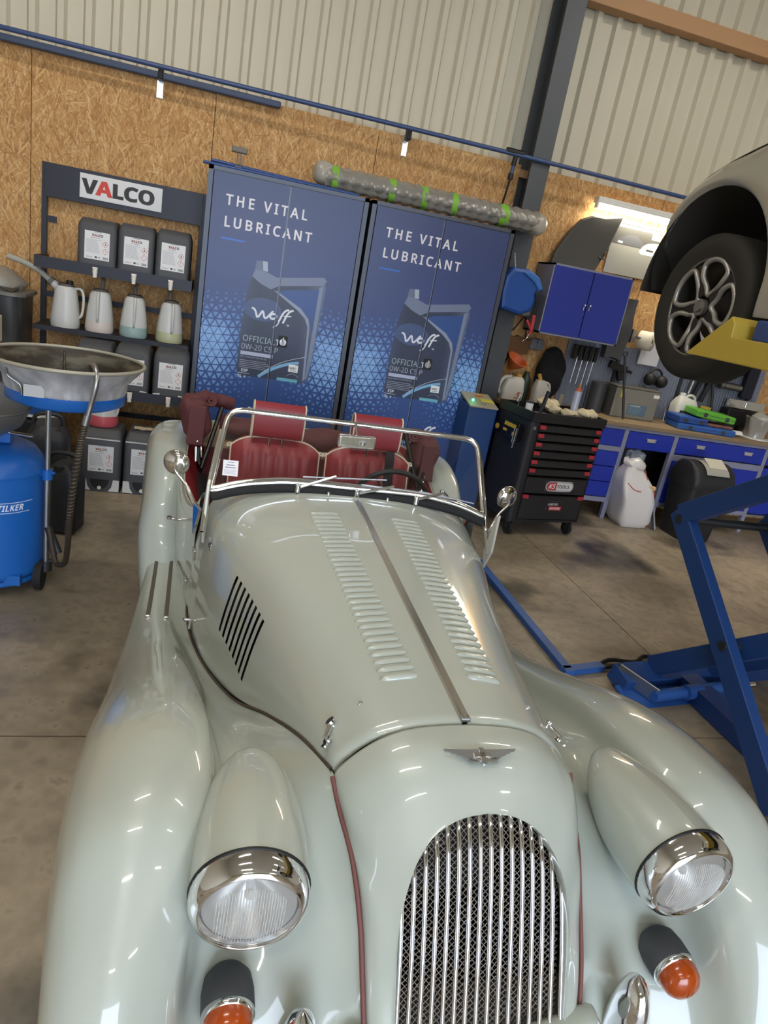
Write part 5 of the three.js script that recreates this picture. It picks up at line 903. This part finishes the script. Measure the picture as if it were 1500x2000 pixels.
// hose reel on the column with its gun
{
  const hr = thing('hose_reel', 'blue wall hose reel fixed to the dark column', 'hose reel', [2.43, 1.70, -5.63]);
  const outline = [[-.13, .02], [-.145, .12], [-.14, .24], [-.10, .30], [.02, .305], [.10, .27], [.145, .20], [.12, .19], [.10, .15], [.12, .10], [.09, .03], [.02, -.005]];
  mesh('shell', extrude(outline, .12, .03).translate(0, 0, -.06), std(0x1f4f9e, .4), hr); mesh('top_shell', extrude([[-.02, .30], [.03, .31], [.11, .275], [.155, .205], [.14, .195], [.09, .25], [.02, .285]], .14, .012).translate(0, 0, -.045), std(0x3f74c0, .35), hr);
  mesh('mouth', rbox(.06, .06, .05, .012, .115, .17, .06), std(0x5d5f63, .5), hr); mesh('hose', tube([[.12, .17, .08], [.135, .12, .1], [.14, .09, .1], [.143, .045, .1]], .011, 20, 10), M.rubber, hr);
  const gn = thing('air_blow_gun', 'red blow gun hanging from the hose reel', 'blow gun', [2.575, 1.55, -5.53]);
  mesh('body', [bar([0, .14, 0], [.005, 0, 0], .032, .03, [1, 0, 0], .01), bar([.0, .02, 0], [-.055, .09, 0], .02, .02, [1, 0, 0], .006), rod([.0, .0, 0], [.0, -.02, 0], .014)], std(0xb23a3c, .4), gn); mesh('nozzle', tube([[0, -.01, 0], [-.02, -.06, 0], [-.055, -.09, 0]], .004, 14, 8), M.chrome, gn); mesh('inlet', rod([0, .14, 0], [-.005, .185, 0], .011), M.black, gn);
  const sb = thing('socket_box', 'pale grey socket box on the wall behind the hose reel', 'socket box', [2.66, 1.66, -5.90]); mesh('housing', rbox(.1, .26, .07, .025, 0, .13, 0), std(0xb0aa9a, .5), sb); mesh('lower_bracket', box(.12, .02, .06, 0, .09, .02), std(0x8f8b80, .5), sb);
  const wire = (label, pts) => one('dark_cable', label, 'cable', tube(pts, .006, 40, 6), M.rubber, 'cables on the wall');
  wire('dark cable looping down the wall from the socket box', [[2.66, 1.66, -5.90], [2.60, 1.55, -5.91], [2.56, 1.48, -5.92], [2.62, 1.46, -5.92], [2.60, 1.30, -5.92], [2.56, 1.15, -5.92]]); wire('dark cable hanging straight beside the gloves', [[2.68, 1.65, -5.91], [2.72, 1.5, -5.91], [2.70, 1.35, -5.91], [2.74, 1.22, -5.91]]);
  one('hanging_wire', 'thin bright wire sticking out above the hose reel', 'wire', tube([[2.31, 2.14, -5.6], [2.335, 2.06, -5.6], [2.35, 2.02, -5.6]], .004, 12, 6), M.chromeSoft);
}
// control unit and tool trolley
{
  const u = thing('service_unit', 'dark blue service unit with a slanted panel and a green light, beside the cabinets', 'machine', [2.15, 0, -5.27]);
  mesh('body', rbox(.25, .93, .27, .012, 0, .465, 0), std(0x1b3f73, .45), u); const pl = mesh('panel', rbox(.25, .015, .29, .004).rotateX(.22).translate(0, .955, .005), std(0xa49a84, .5), u);
  const led = new THREE.MeshStandardMaterial({ color: 0x2fe08a, emissive: new THREE.Color(.1, 1, .45), emissiveIntensity: 2.2 }); mesh('green_light', sph(.012, -.085, .965, .085, 14), led, u); const pt = new THREE.PointLight(new THREE.Color(.1, 1, .45), .004, 1); pt.position.set(-.085, .985, .09); pt.castShadow = true; u.add(pt);
  mesh('button', cyl(.012, .012, -.03, .955, .10, 14), M.chrome, u); mesh('button', cyl(.012, .012, .005, .95, .12, 14), M.chrome, u); mesh('yellow_sticker', box(.11, .003, .07).rotateX(.22).translate(.06, .962, .03), std(0xc9bd55, .6), u); mesh('orange_clip', [rod([-.02, .985, -.05], [.05, .985, -.06], .008), rod([0, .985, -.05], [.02, 1.0, -.05], .006)], std(0xc57a35, .5), u);
  const t = thing('tool_trolley', 'black tool trolley with red drawer corners beside the workbench', 'tool trolley', [2.69, 0, -5.0], .18), bk = std(0x232327, .42), W = .70, D = .46, redM = std(0xb02f3a, .45), F = D / 2;
  mesh('cabinet', [box(W, .80, .01, 0, .54, -F + .005), box(.02, .80, D, -W / 2 + .01, .54, 0), box(.02, .80, D, W / 2 - .01, .54, 0), box(W, .02, D, 0, .13, 0), box(.075, .80, .012, -W / 2 + .0375, .54, F - .006), box(.02, .80, .012, W / 2 - .01, .54, F - .006)], bk, t);
  mesh('top_tray', [rbox(W + .02, .03, D + .02, .006, 0, .95, 0), box(W + .02, .05, .012, 0, .985, F + .004), box(W + .02, .05, .012, 0, .985, -F - .004), box(.012, .05, D + .02, -W / 2 - .004, .985, 0), box(.012, .05, D + .02, W / 2 + .004, .985, 0)], std(0x1a1a1d, .45), t);
  mesh('corner_post', box(.03, .82, .03, -W / 2 + .01, .53, F - .01), std(0x35353a, .45), t);
  const ks = (() => { const [c, g] = canvas(512, 160); g.fillStyle = '#242428'; g.fillRect(0, 0, 512, 160); g.fillStyle = '#e9e7e6'; g.beginPath(); g.roundRect(6, 6, 500, 148, 74); g.fill(); g.fillStyle = '#242428'; g.beginPath(); g.roundRect(16, 16, 480, 128, 64); g.fill(); g.fillStyle = '#dedcdb'; g.beginPath(); g.roundRect(22, 22, 468, 116, 58); g.fill(); g.save(); g.beginPath(); g.roundRect(22, 22, 468, 116, 58); g.clip(); g.fillStyle = '#c03a42'; g.fillRect(0, 0, 196, 160); g.restore(); g.fillStyle = '#f4f2f2'; g.font = 'italic bold 104px sans-serif'; g.fillText('KS', 48, 116); g.fillStyle = '#3a3a3e'; g.font = 'bold 74px sans-serif'; g.fillText('TOOLS', 204, 106); return c; })();
  const le = (() => { const [c, g] = canvas(256, 128); g.fillStyle = '#232327'; g.fillRect(0, 0, 256, 128); g.fillStyle = '#e6e4e4'; g.font = 'italic bold 40px sans-serif'; g.fillText('LIMITED', 12, 50); g.fillStyle = '#c23a42'; g.fillRect(40, 64, 200, 54); g.fillStyle = '#f0eeee'; g.fillText('EDITION', 52, 106); return c; })();
  const ys = [[.865, .925], [.795, .858], [.725, .788], [.655, .718], [.585, .648], [.515, .578], [.365, .508], [.145, .358]];
  ys.forEach(([a, b], i) => {
    const d = mesh('drawer', rbox(W - .10, b - a - .006, .02, .004, .027, (a + b) / 2, F + .003), bk, t);
    if (i < 7 || i === 7) for (const s of [-1, 1]) if (i !== 6) mesh('red_corner', extrude([[0, 0], [.05, 0], [.045, .026], [-.004, .026]], .008, .002).translate(.027 + s * (W / 2 - .075) - .025, (i === 7 ? b - .03 : b - .034), F + .012), redM, d);
    mesh('pull_lip', box(W - .11, .006, .012, .027, b - .006, F + .012), M.blackGloss, d);
    if (i === 6) mesh('maker_plate', box(.28, .088, .003, .06, .435, F + .0145), std(0xffffff, .4, 0, { map: ctex(ks) }), d);
    if (i === 7) mesh('edition_plate', box(.16, .08, .003, .06, .265, F + .0145), std(0xffffff, .4, 0, { map: ctex(le) }), d);
  });
  mesh('lock', cyl(.013, .012, 0, 0, 0, 16).rotateX(Math.PI / 2).translate(-W / 2 + .03, .89, F + .004), M.steel, t);
  for (const x of [-.30, .30]) for (const z of [-.18, .18]) { const cst = new THREE.Group(); cst.name = 'caster'; t.add(cst); mesh('wheel', cyl(.055, .028, 0, 0, 0, 26).rotateZ(Math.PI / 2).translate(x, .055, z), M.rubber, cst); mesh('fork', [box(.006, .07, .04, x - .02, .085, z), box(.006, .07, .04, x + .02, .085, z), box(.06, .006, .06, x, .12, z)], M.darkSteel, cst); }
  // side tray with yellow print
  const st = mesh('side_holder', [rbox(.05, .14, .22, .008, -W / 2 - .03, .82, .04)], M.blackGloss, t); mesh('yellow_print', [box(.002, .03, .16, -W / 2 - .056, .86, .04), box(.002, .03, .03, -W / 2 - .056, .80, .1), box(.002, .02, .05, -W / 2 - .056, .81, -.02)], std(0xc9a83a, .6), st); mesh('yellow_knob', cyl(.022, .01, 0, 0, 0, 18).rotateZ(Math.PI / 2).translate(-W / 2 - .03, .80, -.17), std(0xb98f3a, .5), t); mesh('hanging_tool', [rod([-W / 2 - .065, .86, .15], [-W / 2 - .065, .70, .14], .008), rod([-W / 2 - .065, .85, .12], [-W / 2 - .065, .74, .12], .005)], M.chromeSoft, t);
  // on the tray
  const P = (lx, lz) => [2.69 + lx * Math.cos(.18) + lz * Math.sin(.18), -5.0 - lx * Math.sin(.18) + lz * Math.cos(.18)];
  const top = .966, at = (lx, lz) => { const [x, z] = P(lx, lz); return [x, top, z]; };
  const sc = thing('spray_can', 'tall pale spray can standing on the tool trolley', 'spray can', at(.14, .07)); mesh('can', cyl(.029, .22, 0, .11, 0, 24), std(0xb9c0d6, .35, .2), sc); mesh('shoulder', lathe([[.029, .22], [.027, .232], [.014, .245], [.013, .255]], 24), std(0xb35a45, .4), sc); mesh('nozzle', cyl(.008, .022, 0, .266, 0, 12), std(0xb98f3a, .4), sc);
  for (const [i, lx, lz, s] of [[0, -.02, .02, 1], [1, .02, -.12, 1.3], [2, .07, .12, .9], [3, .24, .12, 1.1]]) { const [x, , z] = at(lx, lz); one('rag', ['crumpled cream rag on the trolley, middle of the heap', 'large crumpled cream rag at the back of the trolley', 'crumpled cream rag at the front beside the spray can', 'cream rag lying right of the spray can'][i], 'rag', wobble(new THREE.SphereGeometry(1, 24, 14).scale(.075 * s, .03 * s, .06 * s), .009, 60, i).translate(x, top + .052 * s, z), std(0xcdbf9f, .9), 'rags on the trolley'); }
  const vs = thing('upright_clamp', 'dark upright clamp bar standing at the left of the trolley top', 'clamp', at(-.16, .06)); mesh('bar', bar([-.01, .0, 0], [.02, .19, 0], .035, .02, [1, 0, 0], .004), std(0x3d3e42, .4, .5), vs); mesh('foot', rbox(.09, .018, .06, .006, 0, .009, 0), M.steel, vs);
  const gl = thing('small_glass_jar', 'small white topped jar left of the clamp bar on the trolley', 'jar', at(-.22, -.03)); mesh('jar', cyl(.03, .07, 0, .035, 0, 20), M.white, gl); mesh('lid', cyl(.031, .014, 0, .077, 0, 20), M.greyPlastic, gl);
  one('steel_socket', 'chrome tube standing near the back of the trolley top', 'tool', cyl(.012, .12, ...(([x, y, z]) => [x, y + .06, z])(at(-.27, -.12)), 14), M.chrome);
  one('trowel', 'flat tool lying at the right end of the trolley top', 'tool', [bar([...at(.18, -.02)].map((v, k) => k === 1 ? v + .03 : v), [...at(.33, -.02)].map((v, k) => k === 1 ? v + .03 : v), .05, .012), bar([...at(.1, -.03)].map((v, k) => k === 1 ? v + .03 : v), [...at(.19, -.02)].map((v, k) => k === 1 ? v + .03 : v), .02, .02)], std(0x8a7a63, .6));
}
// sack and bin in front of the bench
{
  const bg = thing('white_sack', 'white plastic sack with red stripes standing under the bench', 'sack', [3.90, 0, -5.33]), pm = phy(0xe4dfdc, .4, { clearcoat: .3 });
  mesh('sack_body', wobble(rings([[.135, .13, 0, .02, 0, .35], [.165, .16, .06, .0, 0, .35], [.175, .165, .25, -.03, 0, .35], [.17, .14, .40, -.06, 0, .4], [.12, .09, .50, -.09, 0, .55], [.085, .06, .56, -.10, 0, .8]], 44), .007, 20), pm, bg);
  mesh('crumpled_neck', wobble(new THREE.SphereGeometry(1, 26, 16).scale(.11, .06, .08).translate(-.10, .58, 0), .012, 42), pm, bg); mesh('clear_film', wobble(new THREE.BoxGeometry(.16, .07, .06, 10, 6, 4).translate(-.10, .645, -.02), .01, 30), phy(0x9aa4ad, .2, { transmission: .4, thickness: 0 }), bg);
  mesh('red_stripe', [tube([[.125, .02, .135], [.128, .2, .14], [.10, .38, .13]], .0035, 20, 6), tube([[.02, .46, .10], [-.03, .56, .07]], .004, 12, 6), tube([[-.19, .42, .12], [-.12, .37, .145], [-.05, .36, .15]], .004, 16, 6)], std(0xc2473f, .5), bg); mesh('orange_corner', wobble(new THREE.BoxGeometry(.06, .03, .03, 6, 3, 3).translate(.06, .40, .125), .004, 40), std(0xd9b98a, .7), bg);
  const bn = thing('waste_bin', 'black plastic waste bin with a swing lid in front of the bench', 'bin', [4.40, 0, -5.14]), bm = std(0x25262a, .5);
  mesh('bin_body', rings([[.17, .15, 0, 0, 0, .25], [.175, .155, .015, 0, 0, .25], [.215, .185, .50, 0, 0, .25]]), bm, bn);
  mesh('hood', rings([[.225, .195, .49, 0, 0, .25], [.23, .20, .50, 0, 0, .25], [.228, .198, .58, 0, 0, .25], [.222, .16, .66, 0, 0, .28], [.215, .10, .705, 0, 0, .3], [.21, .03, .718, 0, 0, .3]]), bm, bn);
  mesh('swing_flap', grid(Array.from({ length: 15 }, (_, i) => { const a = -.25 + 1.75 * i / 14; return [-.12, -.06, 0, .06, .12].map((x) => [x, .545 + .182 * Math.sin(Math.PI / 2 - a * .75 + .1), .21 * Math.sin(a * .75)]); })), std(0xa5a298, .55), bn);
  mesh('flap_sheet', [box(.19, .003, .13).rotateX(.5).translate(.02, .725, .085)], std(0xc9c4b4, .7), bn);
  mesh('side_handle', rbox(.03, .1, .2, .012, .235, .55, 0), bm, bn);
  const [c, g] = canvas(128, 80); g.fillStyle = '#dcdcde'; g.fillRect(0, 0, 128, 80); g.fillStyle = '#55555c'; g.fillRect(34, 12, 16, 54); g.fillRect(84, 10, 30, 22); g.fillRect(12, 46, 14, 22); mesh('label', box(.09, .05, .002, .0, .36, .181).rotateX(0), std(0xffffff, .6, 0, { map: ctex(c) }), bn);
  one('wooden_slats', 'dark thin boards leaning under the bench behind the sack', 'boards', [bar([3.74, 0, -5.54], [3.76, .55, -5.66], .05, .015, [1, 0, 0], 0), bar([3.80, 0, -5.56], [3.80, .6, -5.68], .05, .015, [1, 0, 0], 0)], std(0x4a3f38, .8));
  one('grey_board', 'narrow pale board leaning between the sack and the bin', 'board', bar([4.12, 0, -5.2], [4.06, .36, -5.33], .07, .012, [1, 0, .3], .002), std(0x9a9ba0, .6));
}

// ---------------------------------------------------------------- double scissor lift with the raised car
{
  const lf = thing('scissor_lift', 'blue double scissor lift with a yellow edged platform under the raised car', 'lift', [2.3, 0, -2.2]), bl = std(0x1c3d74, .45), bl2 = std(0x275194, .45), ye = std(0xb59c3c, .5);
  const X = (x) => x - 2.3, Zr = (z) => z + 2.2, arm = (a, b, w, h, m = bl) => bar([X(a[0]), a[1], Zr(a[2])], [X(b[0]), b[1], Zr(b[2])], w, h, [0, 1, .3], .006);
  const up = [2.28, .93, -2.71], lo = [2.29, .06, -1.70];
  for (const x of [0, .52]) {
    mesh('lower_arm', arm([lo[0] + x, lo[1] - .0, lo[2] + .02], [up[0] + x, up[1] + .02, up[2] - .02], .055, .105), bl, lf);
    mesh('lower_arm', arm([2.36 + x * .72, .11, -2.66], [2.36 + x * .72, .92, -1.66], .05, .1), bl, lf);
    mesh('upper_arm', arm([2.28 + x, .93, -2.71], [2.28 + x, 1.62, -1.66], .055, .1), bl, lf);
    mesh('upper_arm', arm([2.36 + x * .72, .93, -1.66], [2.36 + x * .72, 1.62, -2.30], .05, .1), bl, lf);
  }
  mesh('pivot_pin', rod([X(2.245), .915, Zr(-2.69)], [X(2.86), .915, Zr(-2.69)], .022, 16), M.darkSteel, lf);
  mesh('pivot_pin', rod([X(2.25), .515, Zr(-2.18)], [X(2.86), .515, Zr(-2.18)], .022, 16), M.darkSteel, lf);
  mesh('base_frame', [arm([2.13, .06, -2.60], [3.3, .06, -2.79], .13, .1), box(.12, .09, 1.3, X(2.56), .05, Zr(-2.05)), arm([2.2, .05, -1.45], [3.2, .05, -1.45], .1, .08)], bl, lf);
  mesh('base_plate', [arm([2.12, .012, -2.50], [2.9, .012, -2.62], .16, .02)], bl2, lf);
  mesh('hydraulic_ram', [rod([X(2.25), .06, Zr(-2.46)], [X(2.75), .07, Zr(-2.54)], .03, 16), rod([X(2.45), .07, Zr(-2.48)], [X(2.55), .07, Zr(-2.5)], .038, 16)], bl2, lf);
  mesh('ram_rod', rod([X(2.7), .07, Zr(-2.535)], [X(2.95), .07, Zr(-2.57)], .016, 12), M.chrome, lf);
  mesh('guide_flap', [arm([2.13, .105, -2.62], [2.27, .06, -2.46], .012, .09)], M.steel, lf);
  const prof = [[2.415, 1.687], [2.225, 1.84], [2.205, 1.82], [2.20, 1.77], [.2, 1.77], [.2, 1.69], [2.28, 1.69]];
  mesh('platform', extrude(prof.map(([z, y]) => [z, y]), .52, .004).rotateY(Math.PI / 2).translate(X(1.805), 0, 2.2), ye, lf);
  mesh('rubber_block', rbox(.34, .078, .62, .012, X(2.03), 1.809, Zr(-1.86)), std(0x2b4379, .55), lf);
  mesh('rubber_block', rbox(.34, .06, .3, .012, X(2.03), 1.80, Zr(-.6)), std(0x2b4379, .55), lf);
  // hose cover on the floor and hoses
  one('floor_hose_cover', 'blue steel hose cover lying on the floor beside the roadster', 'hose cover', [bar([1.925, .018, -4.4], [1.925, .018, -2.70], .055, .034), bar([1.90, .018, -2.725], [2.16, .018, -2.78], .055, .034)], std(0x2a5699, .45));
  for (const [k, d] of [[0, 0], [1, .03]]) one('hydraulic_hose', ['black hydraulic hose curling from the hose cover to the lift, upper one', 'black hydraulic hose curling from the hose cover to the lift, lower one'][k], 'hose', tube([[2.14, .018, -2.79 + d], [2.25, .018, -2.85 + d * 2], [2.40, .018, -2.84 + d * 1.5], [2.50, .018, -2.90 + d * 2], [2.58, .018, -2.89 + d]], .011, 40, 8), M.rubber, 'hydraulic hoses');
}
{
  const SX = 2.0, WZc = -2.73, WY = 1.876, lc = thing('lifted_car', 'pale beige car raised on the lift at the right edge', 'car', [2.85, 1.60, -1.3]), bodyM = phy(0x9c988a, .3, { clearcoat: .8, clearcoatRoughness: .06 });
  const X = (x) => x - 2.85, Yr = (y) => y - 1.60, Zr = (z) => z + 1.3;
  const arches = [[-2.78, .415, .45], [.22, .38, .42]], HW = .85;
  const yBottom = (z) => { let y = z < -2.78 ? 2.0 : 1.87; for (const [c, rz, ry] of arches) { const q = (z - c) / rz; if (Math.abs(q) < 1) y = Math.max(y, 1.92 + ry * Math.sqrt(1 - q * q)); } return y; };
  const lin = (T, z) => { let k = 0; while (k < T.length - 2 && T[k + 1][0] < z) k++; const [a, p] = T[k], [b, q] = T[k + 1]; return p + (q - p) * Math.min(1, Math.max(0, (z - a) / (b - a))); };
  const shoulder = [[-3.24, 2.20], [-3.17, 2.31], [-3.05, 2.40], [-2.88, 2.475], [-2.6, 2.535], [-2.2, 2.57], [-1.85, 2.60], [.3, 2.60], [.95, 2.50]], inset = [[-3.24, .34], [-3.21, .17], [-3.17, .07], [-3.12, .02], [-3.0, 0], [.7, 0], [.9, .06], [.95, .2]];
  const zs = [-3.24, -3.225, -3.21, -3.19, -3.17, -3.15, -3.13, -3.12]; for (const [c, rz] of arches) { zs.push(c - rz - .012); for (let k = 0; k <= 30; k++) zs.push(c - rz * Math.cos(k / 30 * Math.PI)); zs.push(c + rz + .012); } for (let k = 1; k < 16; k++) zs.push(-2.34 + 2.12 * k / 16); zs.push(.66, .74, .82, .88, .92, .95);
  zs.sort((a, b) => a - b);
  const section = (z) => { const x = lin(inset, z), yb = yBottom(z), ys = lin(shoulder, z), m = (k) => yb + (ys - .05 - yb) * k; return [[x + .012, yb - .002], [x, yb + .012], [x - .004, m(.35)], [x + .004, m(.7)], [x + .022, m(1)], [x + .07, ys], [x + .2, ys + .035], [x * .6 + .45, ys + .06], [HW, ys + .07]].map(([px, py]) => [px - HW, Yr(py), Zr(z)]); };
  const rows = zs.map((z) => { const P = section(z); return Array.from({ length: 33 }, (_, k) => cr(P, k / 32)); });
  mesh('body_shell', [grid(rows), grid(mirrorX(rows))], bodyM, lc);
  for (const [c, rz, ry] of arches) mesh('arch_liner', [grid(Array.from({ length: 25 }, (_, i) => { const a = i / 24 * Math.PI; return [.015, .5].map((x) => [x - HW, Yr(1.92 + ry * Math.sin(a)), Zr(c + rz * Math.cos(a))]); })), box(.03, .6, .84, .5 - HW, Yr(2.1), Zr(c))], std(0x33312e, .8), lc);
  mesh('front_bumper', grid([-.83, -.6, -.3, 0, .3, .6, .83].map((x) => { const e = .07 + .12 * (x / .83) ** 2; return [[x, Yr(1.93), Zr(-3.3 + e)], [x, Yr(2.02), Zr(-3.34 + e)], [x, Yr(2.14), Zr(-3.33 + e)], [x, Yr(2.22), Zr(-3.28 + e)]]; })), std(0x2c2b29, .6), lc);
  mesh('bonnet_gap', tube([-3.12, -3.05, -2.95, -2.8, -2.6, -2.4, -2.2, -2.0].map((z) => { const p = cr(section(z), .62); return [p[0], p[1] + .002, p[2]]; }), .0035, 60, 6), M.black, lc);
  const cab = new THREE.ExtrudeGeometry(new THREE.Shape([[1.95, 2.6], [1.25, 3.0], [.9, 3.09], [0, 3.1], [-.5, 2.98], [-.88, 2.6]].map((p) => new THREE.Vector2(...p))), { depth: 1.1, bevelEnabled: true, bevelThickness: .18, bevelSize: .1, bevelOffset: -.1, bevelSegments: 6 });
  mesh('cabin', cab.rotateY(Math.PI / 2).translate(-.55, Yr(0), 1.3), bodyM, lc);
  mesh('side_window', extrude([[-1.1, 2.64], [-.95, 2.88], [-.1, 2.93], [.3, 2.86], [.5, 2.64]].map(([z, y]) => [-z, y]), .02, .004).rotateY(Math.PI / 2).translate(-.735, Yr(0), 1.3), std(0x1b2024, .1), lc);
  mesh('side_marker', rbox(.012, .035, .02, .004, X(SX) + .05, Yr(2.14), Zr(-3.16)), M.chromeSoft, lc);
  mesh('underside', box(1.3, .12, 2.2, X(2.85), Yr(1.93), Zr(-1.15)), std(0x24231f, .8), lc);
  const wheel = (x, z, s) => {
    const w = new THREE.Group(); w.name = 'wheel'; lc.add(w); w.position.set(X(x), Yr(WY), Zr(z)); w.rotation.y = s > 0 ? Math.PI : 0;   // outer face towards -x
    mesh('tyre', lathe([[.205, -.09], [.25, -.105], [.29, -.10], [.308, -.08], [.31, -.05], [.31, .05], [.308, .08], [.29, .10], [.25, .105], [.205, .09]], 56).rotateZ(Math.PI / 2), std(0x26241f, .8), w);
    mesh('rim_barrel', lathe([[.2, .085], [.19, .03], [.185, -.02], [.205, -.085], [.212, -.088], [.214, -.08]], 48).rotateZ(Math.PI / 2).scale(1, 1, 1), std(0x3a3936, .5, .6), w);
    mesh('brake_disc', cyl(.13, .02, 0, 0, 0, 36).rotateZ(Math.PI / 2).translate(.03, 0, 0), std(0x4a4743, .5, .7), w);
    mesh('rim_edge', tor(.207, .007, 0, 0, 0, 48, 8).rotateY(Math.PI / 2).translate(-.084, 0, 0), std(0x8d8b85, .35, .8), w);
    for (let k = 0; k < 5; k++) {                             // each opening is framed by a bright cut edge
      const a = k * Math.PI * 2 / 5 + .18, q = (r, d) => [-.084 + (r < .1 ? .012 : 0), r * Math.cos(a + d), r * Math.sin(a + d)];
      mesh('spoke_frame', tube([q(.055, 0), q(.09, -.36), q(.135, -.5), q(.185, -.44), q(.2, -.2), q(.203, 0), q(.2, .2), q(.185, .44), q(.135, .5), q(.09, .36)], .0115, 60, 8, true), std(0xa9a7a1, .35, .6), w);
      const b = a + Math.PI / 5; mesh('spoke_web', bar([-.07, .05 * Math.cos(b), .05 * Math.sin(b)], [-.07, .2 * Math.cos(b), .2 * Math.sin(b)], .05, .02, [1, 0, 0], .004), std(0x33312e, .5, .5), w);
    }
    mesh('hub_cap', [cyl(.035, .02, 0, 0, 0, 24).rotateZ(Math.PI / 2).translate(-.082, 0, 0), cyl(.02, .012, 0, 0, 0, 20).rotateZ(Math.PI / 2).translate(-.096, 0, 0)], std(0x8d8b85, .35, .7), w);
  };
  wheel(SX + .12, WZc, -1); wheel(SX + .12, .25, -1); wheel(3.58, WZc, 1); wheel(3.58, .25, 1);
}

renderer.render(scene, camera);
